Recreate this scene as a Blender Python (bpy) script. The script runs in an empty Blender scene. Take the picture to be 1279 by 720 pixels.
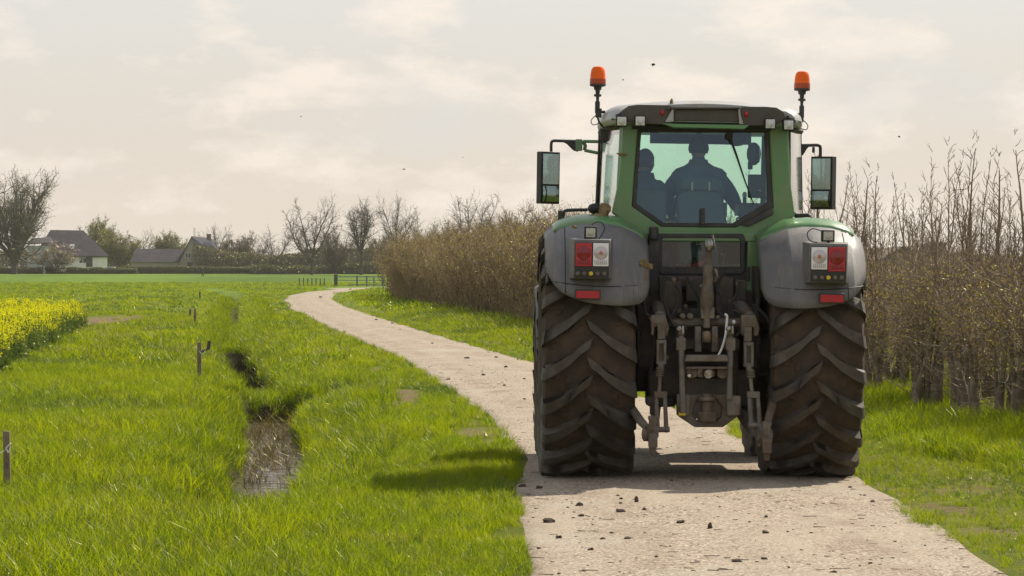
import bpy, bmesh, math, random
import numpy as np
from mathutils import Vector, Matrix, noise as mnoise
R = math.radians
rnd = random.Random(7)
rng = np.random.default_rng(11)
S = bpy.context.scene
COL = S.collection

# ---------------------------------------------------------------- camera constants
F = 4200.0          # focal length in photo pixels (1279 wide)
CAMH = 1.69
HZ = 338.0
def ground_px(px, py, z=0.0):
    """photo pixel on a level surface z -> world X, Y"""
    d = F*(CAMH-z)/(py-HZ)
    return (px-639.5)/F*d, d
def at(px, py, d):
    return Vector(((px-639.5)/F*d, d, CAMH-(py-HZ)/F*d))

# ---------------------------------------------------------------- scene helpers
def link(o, parent=None):
    COL.objects.link(o)
    if parent is not None: o.parent = parent
    return o
def tag(o, label=None, cat=None, group=None, kind=None):
    if label: o['label'] = label
    if cat: o['category'] = cat
    if group: o['group'] = group
    if kind: o['kind'] = kind
    return o
def empty(name, loc=(0,0,0), rz=0.0, parent=None):
    o = bpy.data.objects.new(name, None); o.empty_display_size = .2
    o.location = loc; o.rotation_euler = (0,0,rz)
    return link(o, parent)
def copy_tree(o, parent=None):
    c = o.copy(); COL.objects.link(c); c.parent = parent
    for ch in list(o.children): copy_tree(ch, c)
    return c

# ---------------------------------------------------------------- materials
def new_mat(name):
    m = bpy.data.materials.new(name); m.use_nodes = True
    nt = m.node_tree; nt.nodes.clear()
    out = nt.nodes.new('ShaderNodeOutputMaterial')
    return m, nt, out
def N(nt, t, **kw):
    n = nt.nodes.new(t)
    for k, v in kw.items():
        if k.startswith('i_'):
            n.inputs[k[2:].replace('_',' ')].default_value = v
        else: setattr(n, k, v)
    return n
def L4(c): return (c[0], c[1], c[2], 1.0)
def mixc(nt, a, b, fac):
    m = nt.nodes.new('ShaderNodeMix'); m.data_type = 'RGBA'
    for s, v in ((6, a), (7, b)):
        if isinstance(v, tuple): m.inputs[s].default_value = L4(v)
        else: nt.links.new(v, m.inputs[s])
    if isinstance(fac, float): m.inputs[0].default_value = fac
    else: nt.links.new(fac, m.inputs[0])
    return m.outputs[2]
def noise_fac(nt, scale, lo, hi, detail=5, vec=None, rough=.6, dist=0.0):
    n = nt.nodes.new('ShaderNodeTexNoise'); n.inputs['Scale'].default_value = scale
    n.inputs['Detail'].default_value = detail; n.inputs['Roughness'].default_value = rough
    n.inputs['Distortion'].default_value = dist
    if vec is not None: nt.links.new(vec, n.inputs['Vector'])
    r = nt.nodes.new('ShaderNodeMapRange'); r.inputs['From Min'].default_value = lo; r.inputs['From Max'].default_value = hi
    nt.links.new(n.outputs['Fac'], r.inputs['Value'])
    return r.outputs['Result']
def coords(nt, which='Object'):
    return nt.nodes.new('ShaderNodeTexCoord').outputs[which]
def bump(nt, h, strength, dist=.01):
    b = nt.nodes.new('ShaderNodeBump'); b.inputs['Strength'].default_value = strength; b.inputs['Distance'].default_value = dist
    nt.links.new(h, b.inputs['Height']); return b.outputs['Normal']
def mat(name, c, rough=.6, metal=0.0, c2=None, s2=8, lo=.45, hi=.65, dirt=None, sd=3, dlo=.5, dhi=.62, bmp=0.0, bs=60, coat=0.0, spec=None):
    m, nt, out = new_mat(name)
    p = N(nt, 'ShaderNodeBsdfPrincipled'); nt.links.new(p.outputs[0], out.inputs[0])
    v = coords(nt)
    col = c
    if c2 is not None: col = mixc(nt, c, c2, noise_fac(nt, s2, lo, hi, vec=v))
    if dirt is not None: col = mixc(nt, col, dirt, noise_fac(nt, sd, dlo, dhi, 8, vec=v, rough=.7))
    if isinstance(col, tuple): p.inputs['Base Color'].default_value = L4(col)
    else: nt.links.new(col, p.inputs['Base Color'])
    p.inputs['Roughness'].default_value = rough; p.inputs['Metallic'].default_value = metal
    p.inputs['Coat Weight'].default_value = coat
    if spec is not None: p.inputs['Specular IOR Level'].default_value = spec
    if bmp: nt.links.new(bump(nt, noise_fac(nt, bs, 0, 1, 6, vec=v), bmp), p.inputs['Normal'])
    return m
def glass(name, tint, refl=.12, rough=.02, gcol=(1,1,1)):
    m, nt, out = new_mat(name)
    t = N(nt, 'ShaderNodeBsdfTransparent'); t.inputs[0].default_value = L4(tint)
    g = N(nt, 'ShaderNodeBsdfGlossy'); g.inputs['Roughness'].default_value = rough; g.inputs[0].default_value = L4(gcol)
    f = N(nt, 'ShaderNodeFresnel'); f.inputs[0].default_value = 1.5
    a = N(nt, 'ShaderNodeMath', operation='ADD'); nt.links.new(f.outputs[0], a.inputs[0]); a.inputs[1].default_value = refl-.04
    mx = N(nt, 'ShaderNodeMixShader')
    nt.links.new(a.outputs[0], mx.inputs[0]); nt.links.new(t.outputs[0], mx.inputs[1]); nt.links.new(g.outputs[0], mx.inputs[2])
    nt.links.new(mx.outputs[0], out.inputs[0])
    return m
def leafy(name, cols, trans=.5, tcol=None, rough=.45, sat_noise=None, gloss=.06, attr=None, dull=None):
    """thin leaf: diffuse + translucent + a little gloss; colour varies per instance / per leaf"""
    m, nt, out = new_mat(name)
    oi = N(nt, 'ShaderNodeObjectInfo')
    if attr == 'pos':
        v = N(nt, 'ShaderNodeNewGeometry').outputs['Random Per Island']
    else:
        mm = N(nt,'ShaderNodeMath', operation='MULTIPLY_ADD'); nt.links.new(N(nt,'ShaderNodeNewGeometry').outputs['Random Per Island'], mm.inputs[0]); mm.inputs[1].default_value = .6
        m3 = N(nt,'ShaderNodeMath', operation='MULTIPLY'); nt.links.new(oi.outputs['Random'], m3.inputs[0]); m3.inputs[1].default_value = .4
        nt.links.new(m3.outputs[0], mm.inputs[2]); v = mm.outputs[0]
    ramp = N(nt, 'ShaderNodeValToRGB'); nt.links.new(v, ramp.inputs[0])
    el = ramp.color_ramp.elements
    while len(el) < len(cols): el.new(.5)
    for i, c in enumerate(cols):
        el[i].position = i/(len(cols)-1) if not (len(c) == 4) else c[3]; el[i].color = (c[0],c[1],c[2],1)
    col = ramp.outputs[0]
    if sat_noise:
        g = N(nt, 'ShaderNodeNewGeometry')
        col = mixc(nt, col, sat_noise[1], noise_fac(nt, sat_noise[0], .45, .62, 4, vec=g.outputs['Position']))
    if dull:
        gp = N(nt, 'ShaderNodeNewGeometry')
        col = mixc(nt, col, dull, noise_fac(nt, 1.1, .52, .78, 6, vec=gp.outputs['Position'], rough=.7))
    d = N(nt, 'ShaderNodeBsdfDiffuse'); nt.links.new(col, d.inputs[0])
    t = N(nt, 'ShaderNodeBsdfTranslucent')
    tc = N(nt, 'ShaderNodeMix', data_type='RGBA', blend_type='MULTIPLY'); tc.inputs[0].default_value = 1
    nt.links.new(col, tc.inputs[6]); tc.inputs[7].default_value = L4(tcol or (1.6,1.5,.6))
    nt.links.new(tc.outputs[2], t.inputs[0])
    mx = N(nt, 'ShaderNodeMixShader'); mx.inputs[0].default_value = trans
    nt.links.new(d.outputs[0], mx.inputs[1]); nt.links.new(t.outputs[0], mx.inputs[2])
    g = N(nt, 'ShaderNodeBsdfGlossy'); g.inputs['Roughness'].default_value = rough; g.inputs[0].default_value = (1,.95,.6,1)
    m2 = N(nt, 'ShaderNodeMixShader'); m2.inputs[0].default_value = gloss
    nt.links.new(mx.outputs[0], m2.inputs[1]); nt.links.new(g.outputs[0], m2.inputs[2])
    nt.links.new(m2.outputs[0], out.inputs[0])
    return m

M = {}
MUD = (.10,.065,.04)
M['green'] = mat('green_paint', (.095,.235,.08), .34, dirt=(.19,.21,.12), sd=3, dlo=.42, dhi=.8, coat=.3)
def grey_plastic():
    m, nt, out = new_mat('dusty_grey_plastic'); p = N(nt,'ShaderNodeBsdfPrincipled'); nt.links.new(p.outputs[0], out.inputs[0]); v = coords(nt)
    col = mixc(nt, (.13,.122,.125), (.165,.155,.15), noise_fac(nt, 6, .4, .65, 5, vec=v))
    mp = N(nt,'ShaderNodeMapping'); nt.links.new(v, mp.inputs[0]); mp.inputs['Scale'].default_value = (26,8,1.6)
    col = mixc(nt, col, (.22,.195,.165), noise_fac(nt, 1, .52, .85, 6, vec=mp.outputs[0]))
    col = mixc(nt, col, (.27,.22,.16), noise_fac(nt, 2.4, .54, .85, 8, vec=v, rough=.75))
    col = mixc(nt, col, (.13,.085,.05), noise_fac(nt, 55, .68, .73, 4, vec=v))
    nt.links.new(col, p.inputs['Base Color'])
    r = N(nt,'ShaderNodeMapRange'); nt.links.new(noise_fac(nt, 3, .3, .7, 6, vec=v), r.inputs[0]); r.inputs[3].default_value = .34; r.inputs[4].default_value = .75; nt.links.new(r.outputs[0], p.inputs['Roughness'])
    nt.links.new(bump(nt, noise_fac(nt, 160, 0, 1, 6, vec=v), .18), p.inputs['Normal']); return m
M['grey_plastic'] = grey_plastic()
M['dark_plastic'] = mat('dark_plastic', (.03,.028,.028), .55, dirt=(.10,.08,.06), sd=4, dlo=.5, dhi=.85)
M['roof_grey'] = mat('roof_dark', (.07,.06,.05), .55, dirt=(.13,.11,.085), sd=3, dlo=.45, dhi=.75)
M['roof_light'] = mat('roof_light', (.36,.36,.36), .45, dirt=(.32,.28,.22), sd=4, coat=.15)
M['black'] = mat('black_rubber', (.016,.015,.015), .6)
M['iron'] = mat('muddy_iron', (.13,.115,.10), .55, .0, c2=(.19,.15,.11), s2=14, dirt=MUD, sd=6, dlo=.45, dhi=.6, bmp=.4, bs=70)
M['iron_dark'] = mat('dark_iron', (.038,.031,.027), .7, c2=(.075,.055,.04), s2=9, dirt=(.075,.052,.035), sd=5, dlo=.52, dhi=.65, bmp=.5, bs=50)
M['steel'] = mat('worn_steel', (.32,.31,.30), .35, .9, dirt=(.16,.12,.08), sd=20, dlo=.48, dhi=.6)
M['tyre'] = mat('muddy_tyre', (.042,.029,.020), .85, c2=(.10,.062,.037), s2=5, lo=.4, hi=.7, dirt=(.036,.032,.03), sd=9, dlo=.55, dhi=.68, bmp=1.0, bs=32)
M['lug'] = mat('tyre_lug', (.078,.068,.060), .65, c2=(.105,.085,.066), s2=6, dirt=(.055,.038,.026), sd=5.5, dlo=.42, dhi=.60, bmp=.7, bs=45)
M['rim'] = mat('rim_grey', (.30,.30,.31), .4, .3, dirt=MUD, sd=5)
M['red_lens'] = mat('red_lens', (.44,.003,.018), .25, coat=.25)
M['white_lens'] = mat('clear_lens', (.78,.76,.80), .12, coat=1.0)
M['orange'] = mat('orange_lens', (.9,.125,.0), .35, spec=.25)
M['orange_dark'] = mat('orange_lens_base', (.4,.05,.01), .25)
M['yellow'] = mat('yellow_cap', (.7,.5,.03), .4)
M['white'] = mat('white_tube', (.75,.73,.68), .5)
M['redpaint'] = mat('red_paint', (.5,.02,.015), .4)
M['mirror'] = mat('mirror', (.5,.62,.58), .04, 1.0)
M['seat'] = mat('seat_fabric', (.14,.17,.23), .9, bmp=.3, bs=200)
M['navy'] = mat('navy_jacket', (.085,.125,.25), .85, c2=(.11,.155,.30), s2=9, bmp=.4, bs=40)
M['jeans'] = mat('dark_trousers', (.03,.035,.06), .9)
M['skin'] = mat('skin', (.42,.24,.17), .55)
M['hair'] = mat('dark_hair', (.025,.018,.014), .7)
M['screen'] = mat('screen', (.05,.09,.11), .15)
M['wood'] = mat('weathered_wood', (.22,.17,.11), .85, c2=(.12,.09,.06), s2=22, bmp=.5, bs=60)
M['dark_wood'] = mat('dark_wood', (.10,.08,.065), .85, c2=(.06,.05,.04), s2=12)
M['grey_wood'] = mat('grey_wood', (.20,.19,.19), .85)
M['clod'] = mat('mud', (.05,.032,.022), .95, c2=(.10,.068,.045), s2=40, bmp=.9, bs=90)
M['dry_clod'] = mat('dry_mud', (.26,.18,.085), .9, c2=(.14,.09,.045), s2=24, bmp=.9, bs=90)
M['bark'] = mat('bark', (.15,.11,.08), .9, c2=(.26,.21,.14), s2=7, lo=.5, hi=.62, dirt=(.10,.105,.05), sd=4, bmp=.8, bs=40)
M['bark_far'] = mat('bark_grey', (.085,.07,.06), .9)
M['twig'] = mat('twig_brown', (.26,.195,.135), .65, c2=(.14,.10,.07), s2=3)
M['twig_tan'] = mat('twig_tan', (.26,.18,.10), .65, c2=(.15,.095,.062), s2=1.2, lo=.4, hi=.6)
M['twig_far'] = mat('twig_grey', (.10,.078,.066), .8)
M['glass'] = glass('green_glass', (.74,.965,.86), .10, gcol=(.5,.72,1.0))
M['low_glass'] = glass('lower_glass', (.74,.93,.82), .05)
M['side_glass'] = glass('side_glass', (.55,.68,.68), .42, .12)
M['lamp_glass'] = glass('lamp_glass', (.9,.92,.9), .1, .1)

# ---------------------------------------------------------------- mesh builder
ROLL = R(0.9)
def rollm(): return Matrix.Rotation(ROLL, 4, 'Y')
class MB:
    def __init__(s): s.v = []; s.f = []; s.m = []; s.cur = 0
    def add(s, vs, fs):
        b = len(s.v); s.v += [tuple(p) for p in vs]
        for f in fs: s.f.append(tuple(b+i for i in f)); s.m.append(s.cur)
        return s
    def box(s, c, size, rot=None):
        hx, hy, hz = size[0]/2, size[1]/2, size[2]/2
        P = [Vector((x*hx, y*hy, z*hz)) for x in (-1,1) for y in (-1,1) for z in (-1,1)]
        if rot is not None:
            if not isinstance(rot, Matrix): rot = Matrix.Rotation(rot[0],3,'X') @ Matrix.Rotation(rot[1],3,'Y') @ Matrix.Rotation(rot[2],3,'Z')
            P = [rot @ p for p in P]
        c = Vector(c)
        return s.add([p+c for p in P], [(0,1,3,2),(4,6,7,5),(0,4,5,1),(2,3,7,6),(0,2,6,4),(1,5,7,3)])
    def hexa(s, lo, hi):
        """lo, hi: 4 points each"""
        return s.add(list(lo)+list(hi), [(3,2,1,0),(4,5,6,7),(0,1,5,4),(1,2,6,5),(2,3,7,6),(3,0,4,7)])
    def tube(s, pts, r, n=8, cap=True):
        pts = [Vector(p) for p in pts]; rs = r if isinstance(r, (list,tuple)) else [r]*len(pts)
        vs, fs = [], []
        up = None
        for i, p in enumerate(pts):
            d = (pts[min(i+1,len(pts)-1)]-pts[max(i-1,0)]).normalized()
            if up is None: up = Vector((0,0,1)) if abs(d.z) < .9 else Vector((1,0,0))
            a = d.cross(up).normalized(); b = d.cross(a).normalized(); up = -b if b.dot(up) < 0 else b
            b = d.cross(a).normalized()
            for k in range(n):
                t = 2*math.pi*k/n
                vs.append(p+(a*math.cos(t)+b*math.sin(t))*rs[i])
        for i in range(len(pts)-1):
            for k in range(n):
                fs.append((i*n+k, i*n+(k+1)%n, (i+1)*n+(k+1)%n, (i+1)*n+k))
        if cap:
            fs.append(tuple(reversed(range(n)))); e = (len(pts)-1)*n; fs.append(tuple(range(e, e+n)))
        return s.add(vs, fs)
    def cyl(s, p0, p1, r0, r1=None, n=12): return s.tube([p0,p1], [r0, r0 if r1 is None else r1], n)
    def lathe(s, prof, origin=(0,0,0), axis='Z', n=32, closed=False):
        """prof: (radius, height) list"""
        vs, fs = [], []
        o = Vector(origin)
        for (r, h) in prof:
            for k in range(n):
                t = 2*math.pi*k/n; c, q = r*math.cos(t), r*math.sin(t)
                vs.append(o+Vector({'Z':(c,q,h),'X':(h,c,q),'Y':(c,h,q)}[axis]))
        m = len(prof)
        for i in range(m-1 + (1 if closed else 0)):
            for k in range(n):
                j = (i+1) % m
                fs.append((i*n+k, i*n+(k+1)%n, j*n+(k+1)%n, j*n+k))
        if not closed:
            if prof[0][0] > 1e-6: fs.append(tuple(reversed(range(n))))
            if prof[-1][0] > 1e-6: fs.append(tuple(range((m-1)*n, m*n)))
        return s.add(vs, fs)
    def prism(s, pts, thick):
        """pts: planar 3D polygon; thick: extrusion vector"""
        t = Vector(thick); pts = [Vector(p) for p in pts]; n = len(pts)
        return s.add(pts+[p+t for p in pts], [tuple(range(n)), tuple(reversed(range(n,2*n)))]+[(i,(i+1)%n,n+(i+1)%n,n+i) for i in range(n)])
    def ring(s, outer, inner, thick):
        t = Vector(thick); n = len(outer)
        vs = [Vector(p) for p in outer]+[Vector(p) for p in inner]; vs += [p+t for p in vs]
        fs = []
        for i in range(n):
            j = (i+1)%n
            fs += [(i,j,n+j,n+i),(2*n+j,2*n+i,3*n+i,3*n+j),(i,2*n+i,2*n+j,j),(n+i,n+j,3*n+j,3*n+i)]
        return s.add(vs, fs)
    def ell(s, c, r, nu=12, nv=8, jit=0.0, seed=0):
        q = random.Random(seed); vs, fs = [], []
        c = Vector(c)
        for i in range(nv+1):
            ph = math.pi*i/nv
            for k in range(nu):
                t = 2*math.pi*k/nu; j = 1+q.uniform(-jit,jit)
                if i in (0,nv): j = 1
                vs.append(c+Vector((r[0]*math.sin(ph)*math.cos(t)*j, r[1]*math.sin(ph)*math.sin(t)*j, r[2]*math.cos(ph)*j)))
        for i in range(nv):
            for k in range(nu): fs.append((i*nu+k,(i+1)*nu+k,(i+1)*nu+(k+1)%nu,i*nu+(k+1)%nu))
        return s.add(vs, fs)
    def build(s, name, mats, parent=None, smooth=True, bev=0.0, roll=False, loc=None, seg=2, angle=35):
        me = bpy.data.meshes.new(name)
        vs = s.v
        if roll:
            rm = rollm(); vs = [rm @ Vector(p) for p in vs]
        me.from_pydata([tuple(p) for p in vs], [], s.f)
        if not isinstance(mats, (list,tuple)): mats = [mats]
        for m in mats: me.materials.append(m)
        me.polygons.foreach_set('material_index', s.m)
        bm = bmesh.new(); bm.from_mesh(me)
        bmesh.ops.remove_doubles(bm, verts=bm.verts, dist=1e-5)
        bmesh.ops.recalc_face_normals(bm, faces=bm.faces)
        if smooth:
            for f in bm.faces: f.smooth = True
            for e in bm.edges:
                if len(e.link_faces) == 2 and e.calc_face_angle(0) > R(angle): e.smooth = False
        bm.to_mesh(me); bm.free()
        o = bpy.data.objects.new(name, me); link(o, parent)
        if loc is not None: o.location = loc
        if bev:
            b = o.modifiers.new('bevel', 'BEVEL'); b.width = bev; b.segments = seg; b.limit_method = 'ANGLE'; b.angle_limit = R(40)
            b.harden_normals = False
        return o

def np_mesh(name, verts, quads, mats, midx=None, smooth=False):
    """verts (N,3), quads (F,k)"""
    me = bpy.data.meshes.new(name)
    k = quads.shape[1]; F_ = len(quads)
    me.vertices.add(len(verts)); me.vertices.foreach_set('co', np.asarray(verts, np.float32).ravel())
    me.loops.add(F_*k); me.loops.foreach_set('vertex_index', quads.astype(np.int32).ravel())
    me.polygons.add(F_); me.polygons.foreach_set('loop_start', np.arange(F_, dtype=np.int32)*k)
    for m in (mats if isinstance(mats,(list,tuple)) else [mats]): me.materials.append(m)
    if midx is not None: me.polygons.foreach_set('material_index', np.asarray(midx, np.int32))
    if smooth: me.polygons.foreach_set('use_smooth', np.ones(F_, bool))
    me.update(calc_edges=True); me.validate()
    return me
def seg_arrays(segs, n=3):
    """segs: array (K,8) p0 p1 r0 r1 -> verts, quads"""
    a = np.asarray(segs, float); p0, p1, r0, r1 = a[:,0:3], a[:,3:6], a[:,6], a[:,7]
    d = p1-p0; d /= (np.linalg.norm(d, axis=1, keepdims=True)+1e-9)
    ref = np.where(np.abs(d[:,2:3]) < .9, np.array([[0,0,1.]]), np.array([[1.,0,0]]))
    u = np.cross(d, ref); u /= np.linalg.norm(u, axis=1, keepdims=True); w = np.cross(d, u)
    K = len(a); V = np.zeros((K, 2*n, 3))
    for k in range(n):
        t = 2*math.pi*k/n; off = u*math.cos(t)+w*math.sin(t)
        V[:,k] = p0+off*r0[:,None]; V[:,n+k] = p1+off*r1[:,None]
    Q = np.array([(k,(k+1)%n,n+(k+1)%n,n+k) for k in range(n)])
    quads = (Q[None]+(np.arange(K)*2*n)[:,None,None]).reshape(-1,4)
    return V.reshape(-1,3), quads
def leaf_arrays(c, size, g, flat=0.0):
    """random little quads at centres c"""
    K = len(c); a = g.normal(size=(K,3)); a /= np.linalg.norm(a,axis=1,keepdims=True)
    b = g.normal(size=(K,3)); b = np.cross(a,b); b /= np.linalg.norm(b,axis=1,keepdims=True)
    s = (size*(.6+.8*g.random(K)))[:,None]
    V = np.stack([c-a*s, c+b*s*.45, c+a*s, c-b*s*.45], 1).reshape(-1,3)
    return V, (np.arange(K)*4)[:,None]+np.arange(4)[None]
def obj_from(me, name, parent=None, loc=(0,0,0)):
    o = bpy.data.objects.new(name, me); o.location = loc; return link(o, parent)
def rough_lump(mb, c, r, seed, sq=.7):
    q = Vector((seed*3.1, seed*1.7, 0)); b = len(mb.v)
    mb.ell((0,0,0), (1,1,1), 9, 6)
    for i in range(b, len(mb.v)):
        p = Vector(mb.v[i]); k = 1+.7*mnoise.noise(p*1.3+q)+.3*mnoise.noise(p*3+q)
        mb.v[i] = tuple(Vector(c)+Vector((p.x*r[0]*k, p.y*r[1]*k, p.z*r[2]*k)))

# ================================================================ TRACTOR
D0, X0, YAW = 27.5, 1.50, R(0.8)
tractor = empty('tractor', (X0, D0, 0), YAW)
tag(tractor, 'big green tractor with muddy tyres and grey rear mudguards driving away on the lane', 'tractor')
_unroll = rollm().inverted()
def L(px, py, y, roll=True):
    x = 0.0; Y = D0+y
    for _ in range(6):
        Y = D0 + x*math.sin(YAW) + y*math.cos(YAW)
        X = (px-639.5)/F*Y; x = (X-X0+y*math.sin(YAW))/math.cos(YAW)
    v = Vector((x, y, CAMH-(py-HZ)/F*Y))
    return (_unroll @ v) if roll else v
def LP(pts, y, roll=True): return [L(a, b, y, roll) for a, b in pts]
T = tractor

# ---- wheels
def tyre_mb(Rr, w, nlug, lugh, rimr):
    mb = MB(); hw = w/2; rc = Rr-lugh
    prof = [(rimr, -hw*.72), (rimr+.03, -hw*.86), (rimr+.12*Rr, -hw*.97), (rc-.17*Rr, -hw*1.0), (rc-.07*Rr, -hw*.98), (rc-.03*Rr, -hw*.93), (rc-.008, -hw*.75),
            (rc, -hw*.4), (rc+.004, 0)]
    prof = prof+[(r, -h) for r, h in reversed(prof[:-1])]
    mb.lathe(prof, (0,0,0), 'X', 92, closed=True)
    mb.cur = 1
    q = random.Random(5)
    for side in (-1, 1):
        for k in range(nlug):
            t0 = 2*math.pi*(k+(.5 if side > 0 else 0))/nlug
            st = [(-.03, 0.0, 0), (.15, .045, 0), (.42, .135, 0), (.70, .20, 0), (.93, .245, .012), (1.0, .255, .05), (1.01, .262, .14)]
            rings = []
            for i, (u, dt, drop) in enumerate(st):
                x = side*u*hw; ang = t0+dt/1.0
                wd = (.056+.012*u)/Rr*1.0
                ro = Rr-drop*Rr*.9 + q.uniform(-.004,.004); ri = rc-.015-drop*Rr*.9
                if i == 0: ro -= .006
                if i >= 5: ro = ro+.0; ri = ri-.02
                tw = wd*.78
                # skew: ring is tilted so the bar keeps its width across its run
                sk = side*.018*(1-u*.6)
                pts = []
                for (rr, aa, xx) in ((ri, -wd, -sk), (ri, wd, sk), (ro, tw, sk*.7), (ro, -tw, -sk*.7)):
                    a = ang+aa
                    pts.append((x+xx*1.2, -rr*math.cos(a), -rr*math.sin(a)))   # a=0 : rear, growing a : downwards
                rings.append(pts)
            for a, b in zip(rings, rings[1:]): mb.hexa(a, b)
    mb.cur = 0
    for k in range(int(420*Rr)):
        a = q.random()*6.283; x = q.uniform(-.92,.92)*hw; s = q.uniform(.008,.030); rr = rc-.004-.04*Rr*(abs(x)/hw)**6
        b0 = len(mb.v); mb.ell((0,0,0), (s*q.uniform(.7,1.7), s*q.uniform(.7,1.7), s*.55), 6, 4, .3, k)
        ca, sa = math.cos(a), math.sin(a)
        for i in range(b0, len(mb.v)):
            px_, py_, pz_ = mb.v[i]; mb.v[i] = (x+px_, -(rr+pz_)*ca+py_*sa, -(rr+pz_)*sa-py_*ca)
    return mb
def rim_mb(r, w, off):
    mb = MB(); hw = w/2
    prof = [(.0, off-.02), (.14, off-.02), (.16, off), (r*.55, off+.01), (r*.80, off+.05), (r*.86, off+.16), (r*.93, hw*.72), (r*1.02, hw*.80), (r*1.03, hw*.72), (r*.97, hw*.66),
            (r*.95, -hw*.66), (r*1.03, -hw*.72), (r*1.02, -hw*.80), (r*.93, -hw*.74), (r*.84, -hw*.3), (r*.80, off), (r*.5, off-.03), (0, off-.04)]
    mb.lathe(prof, (0,0,0), 'X', 48)
    for k in range(10):
        t = 2*math.pi*k/10
        mb.cyl((off+.0, .11*math.cos(t), .11*math.sin(t)), (off+.045, .11*math.cos(t), .11*math.sin(t)), .016, n=6)
    return mb
RR, RW = 1.0, .745
FR, FW = .75, .56
rear_tyre = tyre_mb(RR, RW, 21, .060, .56); front_tyre = tyre_mb(FR, FW, 19, .045, .39)
def wheel(mb, rim, loc, flip, steer=0.0, spin=0.0):
    w = empty('wheel', loc, 0, T); w.rotation_euler = (spin, 0, (math.pi if False else 0)+steer)
    a = mb.build('tyre', [M['tyre'], M['lug']], w, angle=28, bev=.018, seg=3)
    b = rim.build('rim', M['rim'], w)
    if flip: b.rotation_euler = (0,0,math.pi)
    return w
wheel(rear_tyre, rim_mb(.56, RW, .10), (.915, 0, RR-.012), False, 0, .06)
wheel(rear_tyre, rim_mb(.56, RW, .10), (-.90, 0, RR-.012), True, 0, .17)
wheel(front_tyre, rim_mb(.39, FW, .08), (.95, 3.0, FR-.01), False, R(1.5), .1)
wheel(front_tyre, rim_mb(.39, FW, .08), (-.955, 3.0, FR-.01), True, R(1.5), .2)

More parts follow.
